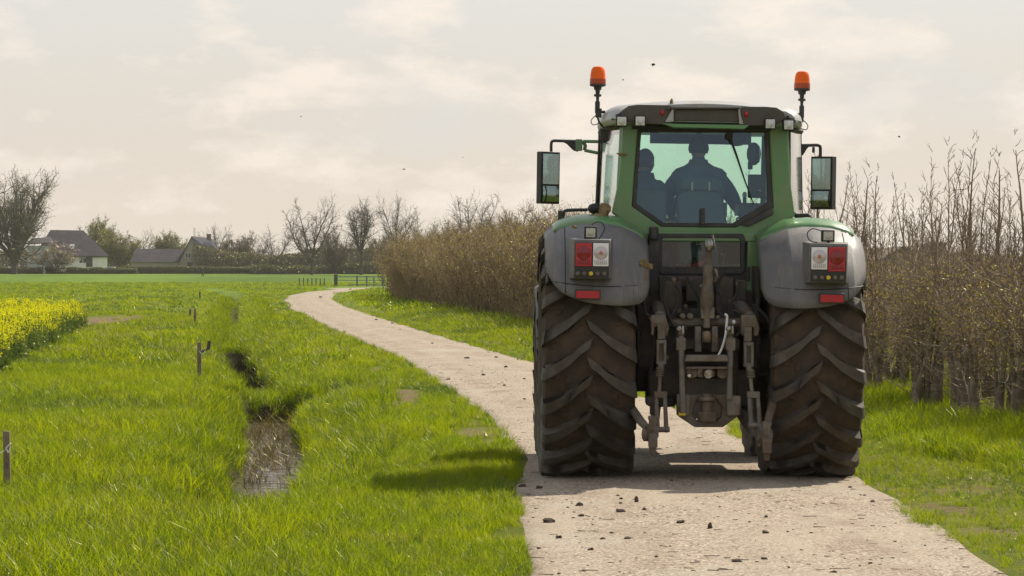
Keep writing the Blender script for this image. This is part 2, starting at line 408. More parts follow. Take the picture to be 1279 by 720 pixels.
# ---- rear mudguards
def interp(t, P):
    for (a, va), (b, vb) in zip(P, P[1:]):
        if t <= b:
            k = (t-a)/(b-a) if b > a else 0
            return va+(vb-va)*k
    return P[-1][1]
def fender(side):
    """side -1 left, +1 right ; u 0 = inner edge, 1 = outer edge"""
    xin, xout = (.445, 1.265) if side < 0 else (.455, 1.285)
    drop = lambda u: interp(u, [(0,.145),(.10,.085),(.27,.022),(.40,.004),(.55,.0),(.70,.012),(.86,.045),(.95,.085),(1,.125)])
    zb = lambda u: interp(u, [(0,1.55),(.03,1.475),(.07,1.43),(.12,1.41),(.25,1.402),(.35,1.402),(.55,1.413),(.74,1.452),(.86,1.50),(.94,1.575),(.985,1.66),(1,1.74)])
    us = [0,.03,.06,.1,.15,.2,.262,.278,.35,.42,.5,.6,.7,.78,.86,.92,.96,.985,1]
    def pt(u, th, dr=0.0, add=0.0):
        Rr = 1.11-drop(u)+add
        x = xin+(xout-xin)*u
        # inner facet folds forward
        inn = max(0, (.27-u)/.27)
        y = -Rr*(max(0,math.cos(th))**.8 if math.cos(th) > 0 else -(-math.cos(th))**.9)*(1 if th > 1.57 else 1)
        y += .10*inn + .05*max(0,(u-.8)/.2)**2
        return (side*x, y, .985+Rr*math.sin(th))
    mb = MB(); vs = []; nv = 14
    for i in range(nv+1):
        for u in us:
            Rr = 1.11-drop(u); t0 = math.asin((zb(u)-.985)/Rr); t1 = R(81 if u < .84 else 81+min(1,(u-.84)/.1)*42)
            vs.append(pt(u, t0+(t1-t0)*i/nv))
    n = len(us); fs = [(i*n+k, i*n+k+1, (i+1)*n+k+1, (i+1)*n+k) for i in range(nv) for k in range(n-1)]
    mb.add(vs, fs)
    f = mb.build('mudguard', M['grey_plastic'], T, angle=11, roll=True)
    so = f.modifiers.new('solid', 'SOLIDIFY'); so.thickness = .022; so.offset = 0
    # outer side skirt, reaches forward round the tyre
    sk = MB(); vs = []
    for i in range(13):
        th = R(38+i*8.5)
        p = Vector(pt(1, th)); vs.append(p); vs.append(p+Vector((side*.008, 0, 0))+Vector((0, -math.cos(th), math.sin(th)))*-.06)
    sk.add(vs, [(2*i,2*i+1,2*i+3,2*i+2) for i in range(12)])
    o = sk.build('side_skirt', M['grey_plastic'], f, roll=True); so = o.modifiers.new('s','SOLIDIFY'); so.thickness = .02
    # green crown of the mudguard
    g = MB(); vs = []; us2 = [0,.05,.1,.18,.262,.278,.35,.5,.7,.8,.86,.9,.93]; n2 = len(us2)
    ths = [R(a) for a in (73,76,80,86,94,104,114,128,140)]
    for j, th in enumerate(ths):
        for u in us2:
            a = .012+.034*min(1,(j)/2)*(.3+.7*min(1,(1-u)/.2))
            vs.append(pt(u, th, add=a))
    g.add(vs, [(i*n2+k, i*n2+k+1, (i+1)*n2+k+1, (i+1)*n2+k) for i in range(len(ths)-1) for k in range(n2-1)])
    gg = g.build('crown_panel', M['green'], f, angle=22, roll=True); so = gg.modifiers.new('s','SOLIDIFY'); so.thickness = .02; so.offset = -1
    # seam groove lines as thin dark strips standing 2 mm proud
    se = MB()
    prev = None
    P = []
    for u in [x/24 for x in range(1,24)]:
        Rr = 1.11-drop(u); z = 1.565-.03*math.sin(u*3.1)*1+.02*u
        th = math.asin(max(-.99,min(.99,(z-.985)/Rr))); q = Vector(pt(u, th, add=.012)); P.append(q)
    se.tube(P, .0035, 4)
    if side > 0:
        uu = .80
        P2 = []
        for th in range(26, 74, 4):
            P2.append(Vector(pt(uu, R(th), add=.012)))
        se.tube(P2, .0035, 4)
    else:
        P2 = [Vector(pt(.82, R(th), add=.012)) for th in range(28, 74, 4)]
        se.tube(P2, .003, 4)
    se.build('seam', M['black'], f, roll=True)
    # vertical ribs on the lower corner
    rb = MB()
    rng_u = [.06,.11,.16,.21,.26] if side < 0 else [.84,.88,.92,.96]
    for u in rng_u:
        Rr = 1.11-drop(u); P = []
        for z in (1.455+(.03 if u > .8 else 0), 1.50, 1.54):
            z = max(z, zb(u)+.03); th = math.asin((z-.985)/Rr); P.append(Vector(pt(u, th, add=.011)))
        rb.tube(P, .006, 5)
    rb.build('rib', M['grey_plastic'], f, roll=True)
    # tail lamp cluster
    y = -1.115
    m = 1 if side > 0 else -1
    def bx(px0, py0, px1, py1, yy, dep, roll=True):
        a = L(px0,py0,yy); b = L(px1,py1,yy)
        return ((a.x+b.x)/2, yy+dep/2, (a.z+b.z)/2), (abs(b.x-a.x), dep, abs(a.z-b.z))
    if side < 0: H = (717,299,761.5,348.5); red = (719.2,304,739,333); whi = (741,304,760,333); kn = [721.5,729.5,738,746.5,754.5]; kz = 342
    else: H = (1011.5,304,1057.5,354); red = (1035,309,1055.5,339.5); whi = (1013.7,309,1033.2,337); kn = [1018,1026.5,1034.5,1043,1051]; kz = 347
    tl = MB(); c, sz = bx(*H, y, .20); 
    # tapered housing: front face smaller than the root
    a, b = L(H[0],H[1],y), L(H[2],H[3],y)
    lo = [(a.x,y,b.z),(b.x,y,b.z),(b.x,y,a.z),(a.x,y,a.z)]; hi = [(a.x-.035,y+.24,b.z-.01),(b.x+.035,y+.24,b.z-.01),(b.x+.035,y+.24,a.z+.015),(a.x-.035,y+.24,a.z+.015)]
    tl.hexa(lo, hi); hs = tl.build('tail_lamp', M['grey_plastic'], T, roll=True, bev=.008)
    d = MB(); c, sz = bx(H[0]+1.2,H[1]+4,H[2]-1.0,H[3]-.5, y-.006, .03); d.box(c, sz); d.build('lamp_surround', M['dark_plastic'], hs, roll=True, bev=.004)
    for nm, rc, mt in (('red_lens', red, M['red_lens']), ('clear_lens', whi, M['white_lens'])):
        e = MB(); c, sz = bx(*rc, y-.022, .03); e.box(c, sz); e.cur = 1
        w = min(sz[0], sz[2])
        cy = c[1]-.015
        e.lathe([(w*.43,0),(w*.43,-.006),(w*.40,-.010),(w*.2,-.014),(0,-.016)], (c[0], cy, c[2]+sz[2]*.08), 'Y', 24)
        e.cur = 2; e.lathe([(w*.12,0),(w*.12,-.022),(0,-.024)], (c[0], cy, c[2]+sz[2]*.08), 'Y', 12); e.cur = 1
        for k in range(7):
            e.box((c[0]+(k-3)*w*.12, cy-.002, c[2]-sz[2]*.33), (w*.06, .01, sz[2]*.2))
        e.build(nm, [mt]+([M['red_deep'], M['red_deep']] if nm == 'red_lens' else [M['lens_grey'], M['lens_bulb']]), hs, roll=True, bev=.003)
    for i, kx in enumerate(kn):
        k = MB(); p = L(kx, kz, y-.012); k.lathe([(.017,0),(.017,-.016),(.012,-.022),(0,-.022)], p, 'Y', 14)
        k.build('button', M['yellow'] if i == 2 else M['iron'], hs, roll=True)
    # reflector
    rf = (720,363.5,748.5,373) if side < 0 else (1025,368.5,1053.5,378)
    e = MB(); c, sz = bx(rf[0]-1.5,rf[1]-2,rf[2]+1.5,rf[3]+2, -1.10, .06); e.box(c, sz); o = e.build('reflector', M['dark_plastic'], T, roll=True, bev=.004)
    e = MB(); c, sz = bx(*rf, -1.112, .03); e.box(c, sz)
    for k in range(12): e.box((c[0]+(k-5.5)*sz[0]/12, c[1]-.015, c[2]), (sz[0]/30, .004, sz[2]*.9))
    e.build('red_lens', M['red_lens'], o, roll=True)
    # work lamp on the mudguard with its cable
    wl = (730,283,745.5,299) if side < 0 else (1026.5,287.5,1042.5,302.5)
    yy = -1.02
    e = MB(); c, sz = bx(*wl, yy, .07); e.box(c, sz)
    p = L((wl[0]+wl[2])/2, wl[3]+2.5, yy+.03); e.cyl((p.x, p.y, p.z-.01), (p.x, p.y, p.z+.03), .009); e.box((p.x, p.y+.04, p.z-.012), (.09, .03, .012))
    o = e.build('work_lamp', M['black'], T, roll=True, bev=.006)
    e = MB(); e.box((c[0], yy-.002, c[2]), (sz[0]*.74, .01, sz[2]*.74)); e.ell((c[0], yy-.004, c[2]), (sz[0]*.3,.012,sz[2]*.3), 14, 8)
    e.build('lens', M['lamp_dusty'], o, roll=True, bev=.003)
    cab = [(746,287),(752,277),(755,284),(754,293),(749,299),(745,301)] if side < 0 else [(1026,289),(1016,286),(1009,290),(1009,297),(1014,302),(1021,303)]
    cab = cab if side > 0 else [(739,281),(746,277.5),(752,279),(755,286),(752,293),(748,299)]
    e = MB(); P = [L(a,b,-1.03) for a,b in cab]
    e.tube(smooth_path(P, 4), .0045, 6); e.build('cable', M['black'], o, roll=True)
    return f
def smooth_path(P, k=4):
    P = [Vector(p) for p in P]; out = []
    for i in range(len(P)-1):
        p0 = P[max(i-1,0)]; p1 = P[i]; p2 = P[i+1]; p3 = P[min(i+2,len(P)-1)]
        for j in range(k):
            t = j/k
            out.append(.5*((2*p1)+(p2-p0)*t+(2*p0-5*p1+4*p2-p3)*t*t+(3*p1-p0-3*p2+p3)*t**3))
    out.append(P[-1]); return out
M['red_deep'] = mat('deep_red_lens', (.22,.002,.008), .25, coat=.3); M['lens_grey'] = mat('lens_reflector', (.50,.44,.48), .2, .3, coat=.5); M['lens_bulb'] = mat('lens_bulb', (.45,.16,.10), .3)
M['lamp_dusty'] = mat('dusty_lens', (.42,.40,.33), .25, coat=.6, c2=(.55,.53,.46), s2=30)
M['lamp_clear'] = mat('work_lens', (.62,.61,.6), .2, coat=.8, c2=(.5,.49,.47), s2=40)
fender(-1); fender(1)

# ---- cab: rear frame
rear_y = .02
outer = [(778,156),(773,225),(764,266),(806,296),(944,299),(993,270),(987,225),(984,158)]
inner = [(797,161),(792,222),(789,258),(826,283.5),(919,284.5),(966.5,260),(964,222),(960.5,162)]
fr = MB(); fr.ring(LP(outer, rear_y), LP(inner, rear_y), (0,.10,0))
# side pillars folding forward from the rear frame
for o_ in ([(773,158),(766,225),(758,264)], [(989,160),(993,225),(998,268)]):
    pass
cabf = fr.build('cab_frame', M['green'], T, roll=True, bev=.012)
gk_o = [(797,161),(792,222),(789,258),(826,283.5),(919,284.5),(966.5,260),(964,222),(960.5,162)]
gk_i = [(801,165.5),(797,222),(795,254.5),(829,278.5),(915,279),(959,252.5),(957.5,222),(955,166)]
g = MB(); g.ring(LP(gk_o, rear_y+.015), LP(gk_i, rear_y+.015), (0,.05,0))
win = g.build('rear_window', M['dark_plastic'], T, roll=True, bev=.006)
g = MB(); g.add(LP(gk_i, rear_y+.05), [tuple(range(8))]); g.build('pane', M['glass'], win, roll=True, smooth=False)
# hinge bar on the lower right edge, latch and wiper
g = MB(); g.prism([L(a,b,rear_y-.03) for a,b in ((925,281),(964,259.5),(966,263.5),(966,268),(935,283.5))], (0,.04,0)); g.build('hinge_bar', M['dark_plastic'], win, roll=True, bev=.006)
g = MB(); a = L(877.5,271,rear_y-.02); g.box((a.x,a.y,a.z), (.036,.05,.135)); g.cyl((a.x,a.y-.02,a.z+.03),(a.x,a.y-.05,a.z+.03),.012); g.build('latch', M['dark_plastic'], win, roll=True, bev=.006)
g = MB(); g.tube([L(911,170,rear_y-.02), L(920,195,rear_y-.02), L(930,225,rear_y-.02), L(941.5,256,rear_y-.01)], [.012,.010,.007,.005], 6)
g.box(L(911,170,rear_y-.02), (.05,.05,.05)); g.build('wiper', M['black'], win, roll=True)
# lower beam, columns under the window
g = MB()
g.prism([L(a,b,rear_y-.02) for a,b in ((808,288.5),(944,290),(956,284),(962,296),(958,303),(800,302),(795,294))], (0,.12,0))
g.prism([L(a,b,rear_y-.015) for a,b in ((934,292),(960,292),(957,345),(946,395),(934,395),(932,350))], (0,.12,0))
g.build('window_beam', M['green'], cabf, roll=True, bev=.012)
g = MB()
g.prism([L(a,b,rear_y-.12) for a,b in ((810,292),(823,292),(823,345),(826,400),(812,400),(811,340))], (0,.10,0))
g.cyl(L(816.5,283.5,rear_y-.13), L(816.5,300,rear_y-.13), .04, n=14)
g.build('side_post', M['dark_plastic'], cabf, roll=True, bev=.01)
g = MB()
g.prism([L(a,b,rear_y-.10) for a,b in ((960,296),(972,296),(975,308),(975,360),(955,366),(952,340))], (0,.10,0))
g.build('side_post', M['dark_plastic'], cabf, roll=True, bev=.01)
g = MB()
g.prism([L(a,b,rear_y-.16) for a,b in ((803,310),(812,305),(815,340),(812,355),(806,356))], (0,.05,0))
g.build('side_post', M['dark_plastic'], cabf, roll=True, bev=.01)
lo_o = [(822,292),(928,292),(931,298),(931,338),(927,343),(826,343),(822,338),(821,298)]
lo_i = [(828,297.5),(922,297.5),(925,301),(925,334),(922,338),(830,338),(827,335),(827,301)]
g = MB(); g.ring(LP(lo_o, rear_y-.03), LP(lo_i, rear_y-.03), (0,.05,0)); lw = g.build('lower_window', M['dark_plastic'], T, roll=True, bev=.006)
g = MB(); g.add(LP(lo_i, rear_y+.0), [tuple(range(8))]); g.build('pane', M['low_glass'], lw, roll=True, smooth=False)
# warning triangle sticker behind the lower window
g = MB(); g.prism([L(a,b,rear_y+.12) for a,b in ((868.5,306),(876.5,306),(872.5,298.5))], (0,.004,0)); g.build('warning_sticker', M['white'], lw, roll=True, smooth=False)
g = MB(); g.prism([L(a,b,rear_y+.115) for a,b in ((871.2,305),(873.8,305),(872.5,301))], (0,.003,0)); g.build('sticker_mark', M['black'], lw, roll=True, smooth=False)
# inside the lower window: floor beams, red part, grey bar
g = MB(); g.tube([L(845,333,.3), L(880,321,.3)], .022, 6); g.tube([L(846,337,.3), L(926,332,.25)], .02, 6); g.tube([L(905,332,.35),L(903,308,.35)], .03, 6)
g.build('linkage_rod', M['steel'], T, roll=True)
g = MB(); g.prism([L(a,b,.32) for a,b in ((852,333),(882,333),(880,322))], (0,.03,0)); g.build('red_bracket', M['redpaint'], T, roll=True, smooth=False)

# cab sides : glass bulges out between rear and front pillars
def halfw(side): return (.70, .86, .88, .80)
zt, zbm = 2.86, 1.98
for side in (-1, 1):
    ys = [.10, .45, .95, 1.45, 1.85]; xt = [.685, .80, .835, .82, .74]; xb = [.70, .83, .865, .83, .74]
    sh = .06
    g = MB(); vs = []
    for y, a, b in zip(ys, xt, xb):
        for k in range(5):
            t = k/4; vs.append((side*(b+(a-b)*t)+sh, y, zbm+(zt-zbm)*t - (.0 if k else 0)))
    g.add(vs, [(i*5+k, i*5+k+1, (i+1)*5+k+1, (i+1)*5+k) for i in range(4) for k in range(4)])
    sw = g.build('side_window', M['side_glass'], T, roll=True)
    # door frame : thin tubes along the edges, pillar at the rear
    e = MB()
    e.tube([(side*(xb[i]+.005)+sh, ys[i], zbm) for i in range(5)], .022, 6)
    e.tube([(side*(xt[i]+.005)+sh, ys[i], zt) for i in range(5)], .022, 6)
    e.tube([(side*(xb[2]+.012)+sh, .95, zbm-.03),(side*(xt[2]+.012)+sh, .95, zt)], .013, 6)
    e.build('door_frame', M['dark_plastic'], sw, roll=True)
    e = MB()
    lo = [(side*.66+.04, -.0+.02, 1.95), (side*.735+.04, .13, 1.95), (side*.72+.04, .17, 1.95), (side*.64+.04, .12, 1.95)]
    hi = [(side*.645+.04, .02, 2.88), (side*.70+.04, .13, 2.88), (side*.69+.04, .17, 2.88), (side*.62+.04, .12, 2.88)]
    e.hexa(lo, hi); e.build('rear_pillar', M['green'], cabf, roll=True, bev=.01); e = MB()
    e.tube([(side*.74, 1.86, 1.5), (side*.74, 1.86, 2.3), (side*.735, 1.84, 2.88)], .035, 8)      # front pillar
    e.build('front_pillar', M['green'], cabf, roll=True, bev=.01)
    e = MB()   # lower door / cab side panel
    e.add([(side*.66,.1,1.25),(side*.84,.9,1.25),(side*.72,1.85,1.25),(side*.72,1.85,1.99),(side*.86,.95,1.99),(side*.70,.1,1.99)], [(0,1,4,5),(1,2,3,4)])
    o = e.build('side_panel', M['dark_plastic'], cabf, roll=True); s_ = o.modifiers.new('s','SOLIDIFY'); s_.thickness = .03
# floor, firewall, windshield
g = MB(); g.box((0,.95,1.30),(1.40,1.75,.06)); g.box((0,1.8,1.62),(1.44,.06,.72)); g.build('cab_floor', M['dark_plastic'], cabf, roll=True)
g = MB(); g.add([(-.72,1.88,1.98),(.72,1.88,1.98),(.70,1.86,2.87),(-.70,1.86,2.87)], [(0,1,2,3)]); g.build('windshield', M['glass'], T, roll=True, smooth=False)

# ---- roof
g = MB()
def roof_ring(y, hw, z0, z1, rc):
    # cross-section rounded at the upper corners (in XZ)
    pts = [(-hw+.02, z0), (-hw, z0+.03)]
    for k in range(5):
        t = math.pi/2*k/4; pts.append((-hw+rc-rc*math.cos(t), z1-.045-rc*.7+rc*.7*math.sin(t)))
    for k in range(1,8):
        x = (-hw+rc)+(2*hw-2*rc)*k/8; pts.append((x, z1-.045*(abs(x)/(hw-rc))**2.0))
    for k in range(5):
        t = math.pi/2*(4-k)/4; pts.append((hw-rc+rc*math.cos(t), z1-.045-rc*.7+rc*.7*math.sin(t)))
    pts += [(hw, z0+.03), (hw-.02, z0)]
    return [(x+.04, y, z) for x, z in pts]
rings = [roof_ring(-.16,.72,2.895,3.045,.13), roof_ring(-.06,.775,2.875,3.075,.16), roof_ring(.4,.83,2.87,3.10,.18), roof_ring(1.2,.84,2.87,3.11,.18), roof_ring(1.95,.80,2.87,3.08,.18), roof_ring(2.12,.72,2.90,3.02,.14)]
nr = len(rings[0]); vs = [p for r in rings for p in r]
g.add(vs, [(i*nr+k, i*nr+(k+1)%nr, (i+1)*nr+(k+1)%nr, (i+1)*nr+k) for i in range(len(rings)-1) for k in range(nr)]+[tuple(range(nr)), tuple(range((len(rings)-1)*nr, len(rings)*nr))])
roof = g.build('roof', M['roof_light'], T, roll=True, angle=50)
# dark rear fascia panels left and right, recessed centre panel with pale cheeks, rain gutter
ry = -.16
def fascia(pts, y, th, m, nm, bev=.006):
    g = MB(); g.prism(LP(pts, y), (0,th,0)); return g.build(nm, m, roof, roll=True, bev=bev)
fascia([(776,139),(785,132.5),(796,131),(838,131.5),(838,156),(796,154.5),(776,150)], ry-.03, .06, M['roof_grey'], 'rear_fascia')
fascia([(926,133.5),(956,133.5),(970,134.5),(979,140),(982,148),(968,157),(926,157)], ry-.03, .06, M['roof_grey'], 'rear_fascia')
fascia([(843,137),(922,137),(924,152.5),(841,151)], ry-.015, .03, M['roof_grey'], 'centre_panel')
fascia([(830.5,153),(839.5,137),(841,137),(841.5,152.5)], ry-.05, .05, M['roof_light'], 'panel_cheek', .003)
fascia([(922,137),(923.5,137),(928.5,155.5),(923.5,155.5)], ry-.05, .05, M['roof_light'], 'panel_cheek', .003)
fascia([(832,134.2),(924,134.2),(924,136.2),(832,136.2)], ry-.06, .07, M['roof_grey'], 'gutter', .002)
fascia([(826,154.5),(936,156.5),(930,161.5),(842,159.5)], ry-.06, .14, M['green'], 'lower_lip', .004)
fascia([(790,157.5),(963,160.5),(963,164),(790,161)], ry+.10, .12, M['black'], 'window_header', .004)
for px, py in ((827.5,141.2),(932,143.2)):
    g = MB(); p = L(px,py,ry-.04); g.ell(p, (.016,.02,.026), 12, 8); g.build('marker_lamp', M['red_lens'], roof, roll=True)
# work lamps
for (x0,y0,x1,y1) in ((769.5,145,783.5,158.5),(792.5,144.5,806.5,158.5),(955,148,969,162),(978,149.5,992,163.5)):
    g = MB(); a, b = L(x0,y0,-.24), L(x1,y1,-.24); c = (a+b)/2
    g.box((c.x,-.20,c.z),(b.x-a.x,.09,a.z-b.z)); g.box((c.x,-.17,a.z+.01),(.10,.02,.012)); g.cyl((c.x,-.17,a.z),(c.x,-.17,a.z+.035),.012)
    g.tube([(c.x-.03,-.15,a.z+.012),(c.x,-.12,a.z+.035),(c.x+.04,-.08,a.z+.03)],.008,6)
    o = g.build('work_lamp', M['black'], T, roll=True, bev=.006)
    g = MB(); g.box((c.x,-.247,c.z),((b.x-a.x)*.80,.012,(a.z-b.z)*.80)); g.ell((c.x,-.252,c.z),((b.x-a.x)*.27,.014,(a.z-b.z)*.36),16,8)
    g.build('lens', M['lamp_clear'], o, roll=True, bev=.003)
# beacons
for (px, ptop, pbase, pfoot, side) in ((747,83,106,146,-1),(1002,89,111.5,152,1)):
    y = .55
    tz = L(px,ptop,y); bz = L(px,pbase,y); ft = L(px,pfoot,y); x = tz.x
    g = MB(); g.lathe([(.030,bz.z-.045),(.034,bz.z-.02),(.067,bz.z-.012),(.067,bz.z+.006),(.0,bz.z+.008)], (x,y,0), 'Z', 20)
    g.cyl((x,y,bz.z-.03),(x,y,bz.z-.09),.022,.016); g.cyl((x-.03,y,bz.z-.09),(x+.03,y,bz.z-.09),.010); g.box((x,y,bz.z-.09),(.03,.035,.035))
    g.cyl((x,y,bz.z-.08),(x,y,ft.z+.06),.013); g.cyl((x,y,bz.z-.14),(x,y,ft.z+.03),.021); g.box((x-side*.01,y,ft.z+.03),(.05,.05,.075))
    g.cyl((x,y,ft.z+.04),(x-side*.065,y,ft.z+.04),.012)
    g.tube(smooth_path([(x+side*.0,y,ft.z+.0),(x-side*.02,y,ft.z-.05),(x-side*.06,y,ft.z-.09),(x-side*.14,y,ft.z-.085)]),.009,6)
    g.tube(smooth_path([(x,y-.02,ft.z+.02),(x+side*.05,y-.02,ft.z-.03),(x+side*.035,y-.02,ft.z-.07),(x-side*.03,y-.02,ft.z-.05)]),.004,5)
    o = g.build('beacon', M['dark_plastic'], T, roll=True)
    H = tz.z-bz.z; rr = .066
    g = MB(); g.lathe([(rr,bz.z+.006),(rr,bz.z+H*.30),(rr*.985,bz.z+H*.32),(rr*.95,bz.z+H*.55),(rr*.86,bz.z+H*.8),(rr*.62,bz.z+H*.95),(rr*.3,tz.z-.002),(0,tz.z)], (x,y,0), 'Z', 28)
    g.build('lens', M['orange'], o, roll=True)
    g = MB(); g.lathe([(rr*1.02,bz.z+.004),(rr*1.03,bz.z+.02),(rr*1.02,bz.z+H*.31),(rr*.9,bz.z+H*.31)], (x,y,0), 'Z', 28); g.build('lens_base', M['orange_dark'], o, roll=True)
    # bracket back to the cab (grab handle / dark horn)
    g = MB(); g.prism([(x-side*.16,y-.02,ft.z-.09),(x-side*.02,y-.02,ft.z-.10),(x-side*.03,y-.02,ft.z-.20),(x-side*.12,y-.02,ft.z-.24)], (0,.06,0)); g.build('bracket', M['dark_plastic'], o, roll=True, bev=.01)
# mirrors
for side, box_, arm in ((-1,(671,189.5,698.5,255),None),(1,(1014.5,195.5,1043.5,262),None)):
    y = 1.30
    a, b = L(box_[0],box_[1],y), L(box_[2],box_[3],y); c = (a+b)/2; w = b.x-a.x; h = a.z-b.z
    ma = R(33)*side; mrot = Matrix.Rotation(-ma,3,'Z'); g = MB(); g.box((c.x,y+.04,c.z),(w,.07,h),mrot)
    if side < 0:
        g.tube(smooth_path([L(688.5,192,y+.05),L(688.5,180,y+.05),L(691,176.3,y+.05),L(700,176.3,y+.05),L(722,176.8,y+.05)],3), .014, 8)
        g.prism([L(p,q,y+.03) for p,q in ((700,176),(722,175.5),(722,190),(716,188),(708,180))], (0,.04,0))
    else:
        g.tube(smooth_path([L(1024.5,197,y+.05),L(1024.5,185,y+.05),L(1022,181.8,y+.05),L(1012,181.8,y+.05),L(1000,182,y+.05)],3), .014, 8)
        g.prism([L(p,q,y+.03) for p,q in ((1013,181),(998,181),(998,196),(1003,194),(1008,186))], (0,.04,0))
        g.cyl(L(1016,184,y+.04), L(1016,191,y+.04), .012)
    o = g.build('mirror', M['dark_plastic'], T, roll=True, bev=.014, seg=3)
    g = MB()
    if side < 0:
        g.box(L(723,181.5,y+.05),(.06,.06,.10))
        g.tube([L(728,176.8,y+.05),L(756,177.4,y+.02)],.016,6); g.tube([L(730,188,y+.05),L(754,193,y+.02)],.016,6); g.tube([L(728,176.8,y+.05),L(731,182,y+.05),L(730,188,y+.05)],.018,6)
    else:
        g.box(L(994,187.5,y+.05),(.055,.06,.10)); g.tube([L(984,186,y+.05),L(994,187,y+.05)],.03,6); g.tube([L(985,194,y+.05),L(990,190,y+.05)],.018,6)
    g.build('arm', M['green'], o, roll=True, bev=.006)
    zs = c.z-h*.5+h*.36
    for nm, z0, z1 in (('mirror_glass', zs+.008, c.z+h*.46), ('wide_angle_glass', c.z-h*.46, zs-.008)):
        g = MB(); cx, cz = c.x, (z0+z1)/2; hw, hh = w*.42, (z1-z0)/2
        inn = R(13)*side*1.0 if nm == 'mirror_glass' else R(13)*side
        vs = []; nn = 6
        for i in range(nn+1):
            for j in range(nn+1):
                u = -1+2*i/nn; v = -1+2*j/nn
                bulge = (.004 if nm == 'mirror_glass' else .016)*(1-(u*u+v*v)/2)
                q_ = mrot @ Vector((u*hw, -.041-bulge, 0)); vs.append((cx+q_.x, y+.04+q_.y, cz+v*hh))
        g.add(vs, [(i*(nn+1)+j,(i+1)*(nn+1)+j,(i+1)*(nn+1)+j+1,i*(nn+1)+j+1) for i in range(nn) for j in range(nn)])
        g.build(nm, M['mirror'], o, roll=True)

# small parts near the left mudguard: handrail, black indicator, mud
g = MB(); g.tube(smooth_path([L(703,276,.2),L(704,267,.2),L(709,263,.2),L(734,262.5,.2)],3), .014, 8); g.box(L(699.5,270,.2),(.035,.05,.09)); g.build('handrail', M['dark_plastic'], T, roll=True)
g = MB(); g.ell(L(743,261,-.1),(.06,.05,.045),10,8); g.build('cap', M['black'], T, roll=True)
g = MB(); g.prism([L(a,b,.1) for a,b in ((995,267),(1010,266.5),(1015,272.5),(994,272.5),(990,262))], (0,.1,0)); g.build('step_cap', M['black'], T, roll=True, bev=.01)
for i,(px,py,y,r,mt) in enumerate(((755,263,-.22,(.045,.04,.05),'dry_clod'),(749,270,-.25,(.06,.04,.022),'dry_clod'),(741,274,-.28,(.035,.03,.025),'dry_clod'),(805,330,-.95,(.042,.03,.03),'dry_clod'),(811,333,-.93,(.03,.02,.026),'dry_clod'),
        (839,129,-.12,(.016,.016,.035),'dry_clod'),(776,193,-.0,(.045,.012,.012),'dry_clod'),(717,284,-1.0,(.02,.012,.012),'dry_clod'))):
    g = MB(); rough_lump(g, L(px,py,y), r, i+2); g.build('mud_clod', M[mt], T, roll=True)
g = MB(); a = L(806.5,343,-1.0); g.box(a,(.016,.03,.10)); g.build('reflective_strip', M['twig_tan'], T, roll=True)

# ---- hood, fuel tank, front end
g = MB(); vs = []
prof = [(-.46,1.05),(-.47,1.45),(-.42,1.66),(-.28,1.75),(0,1.78),(.28,1.75),(.42,1.66),(.47,1.45),(.46,1.05)]
for y, s, zz in ((1.9,1.0,0),(2.8,.98,-.03),(3.7,.92,-.12),(4.15,.86,-.22),(4.28,.72,-.32)):
    vs += [(x*s, y, (z-1.05)*(1 if y<4 else .92)+1.05+zz) for x, z in prof]
n = len(prof); g.add(vs, [(i*n+k,i*n+k+1,(i+1)*n+k+1,(i+1)*n+k) for i in range(4) for k in range(n-1)]+[tuple(range(4*n,5*n)), tuple(range(n))])
g.build('bonnet', M['green'], T)
g = MB(); g.box((0,2.6,.95),(.62,2.6,.5)); g.box((0,3.0,.72),(1.5,.26,.24)); g.box((0,4.25,.95),(.8,.25,.45)); g.cyl((-.72,3.0,.74),(.72,3.0,.74),.12); g.build('front_axle', M['iron_dark'], T, bev=.02)
for sx in (-.62,.62):
    g = MB(); g.box((sx,1.25,1.02),(.42,1.1,.42)); g.build('fuel_tank', M['dark_plastic'], T, bev=.05)
for side in (-1,1):
    g = MB(); vs = []
    us = [0,.06,.2,.5,.8,.94,1]
    for i in range(12):
        th = R(10+i*14); 
        for u in us:
            e = abs(u-.5)*2; rr = FR+.085-.05*e**6
            vs.append((side*(.655+.60*u), 3.0-rr*math.cos(th), FR+rr*math.sin(th)))
    n = len(us); g.add(vs, [(i*n+k,i*n+k+1,(i+1)*n+k+1,(i+1)*n+k) for i in range(11) for k in range(n-1)])
    o = g.build('front_mudguard', M['grey_light'] if 'grey_light' in M else M['grey_plastic'], T); s_ = o.modifiers.new('s','SOLIDIFY'); s_.thickness = .025
# exhaust stack at the right front pillar, hidden mostly
g = MB(); g.cyl((.80,2.0,1.6),(.80,2.0,2.75),.06,n=16); g.build('exhaust', M['iron_dark'], T)

# ---- gearbox, rear axle
g = MB()
g.box((0,.35,.98),(.62,1.7,.62)); g.box((0,-.30,1.08),(.52,.34,.62)); g.cyl((-.95,0,1.0),(.95,0,1.0),.17,n=20); g.cyl((-.5,0,1.0),(-.36,0,1.0),.30,n=24); g.cyl((.36,0,1.0),(.5,0,1.0),.30,n=24)
g.box((0,-.05,1.42),(.90,.55,.22)); g.box((-.30,-.2,.74),(.22,.5,.3)); g.box((.30,-.2,.74),(.22,.5,.3)); g.box((0,.6,.70),(.50,1.2,.22))
g.box((-.42,-.1,1.15),(.14,.5,.5)); g.box((.42,-.1,1.15),(.14,.5,.5))
g.build('rear_axle', M['iron_dark'], T, bev=.02)
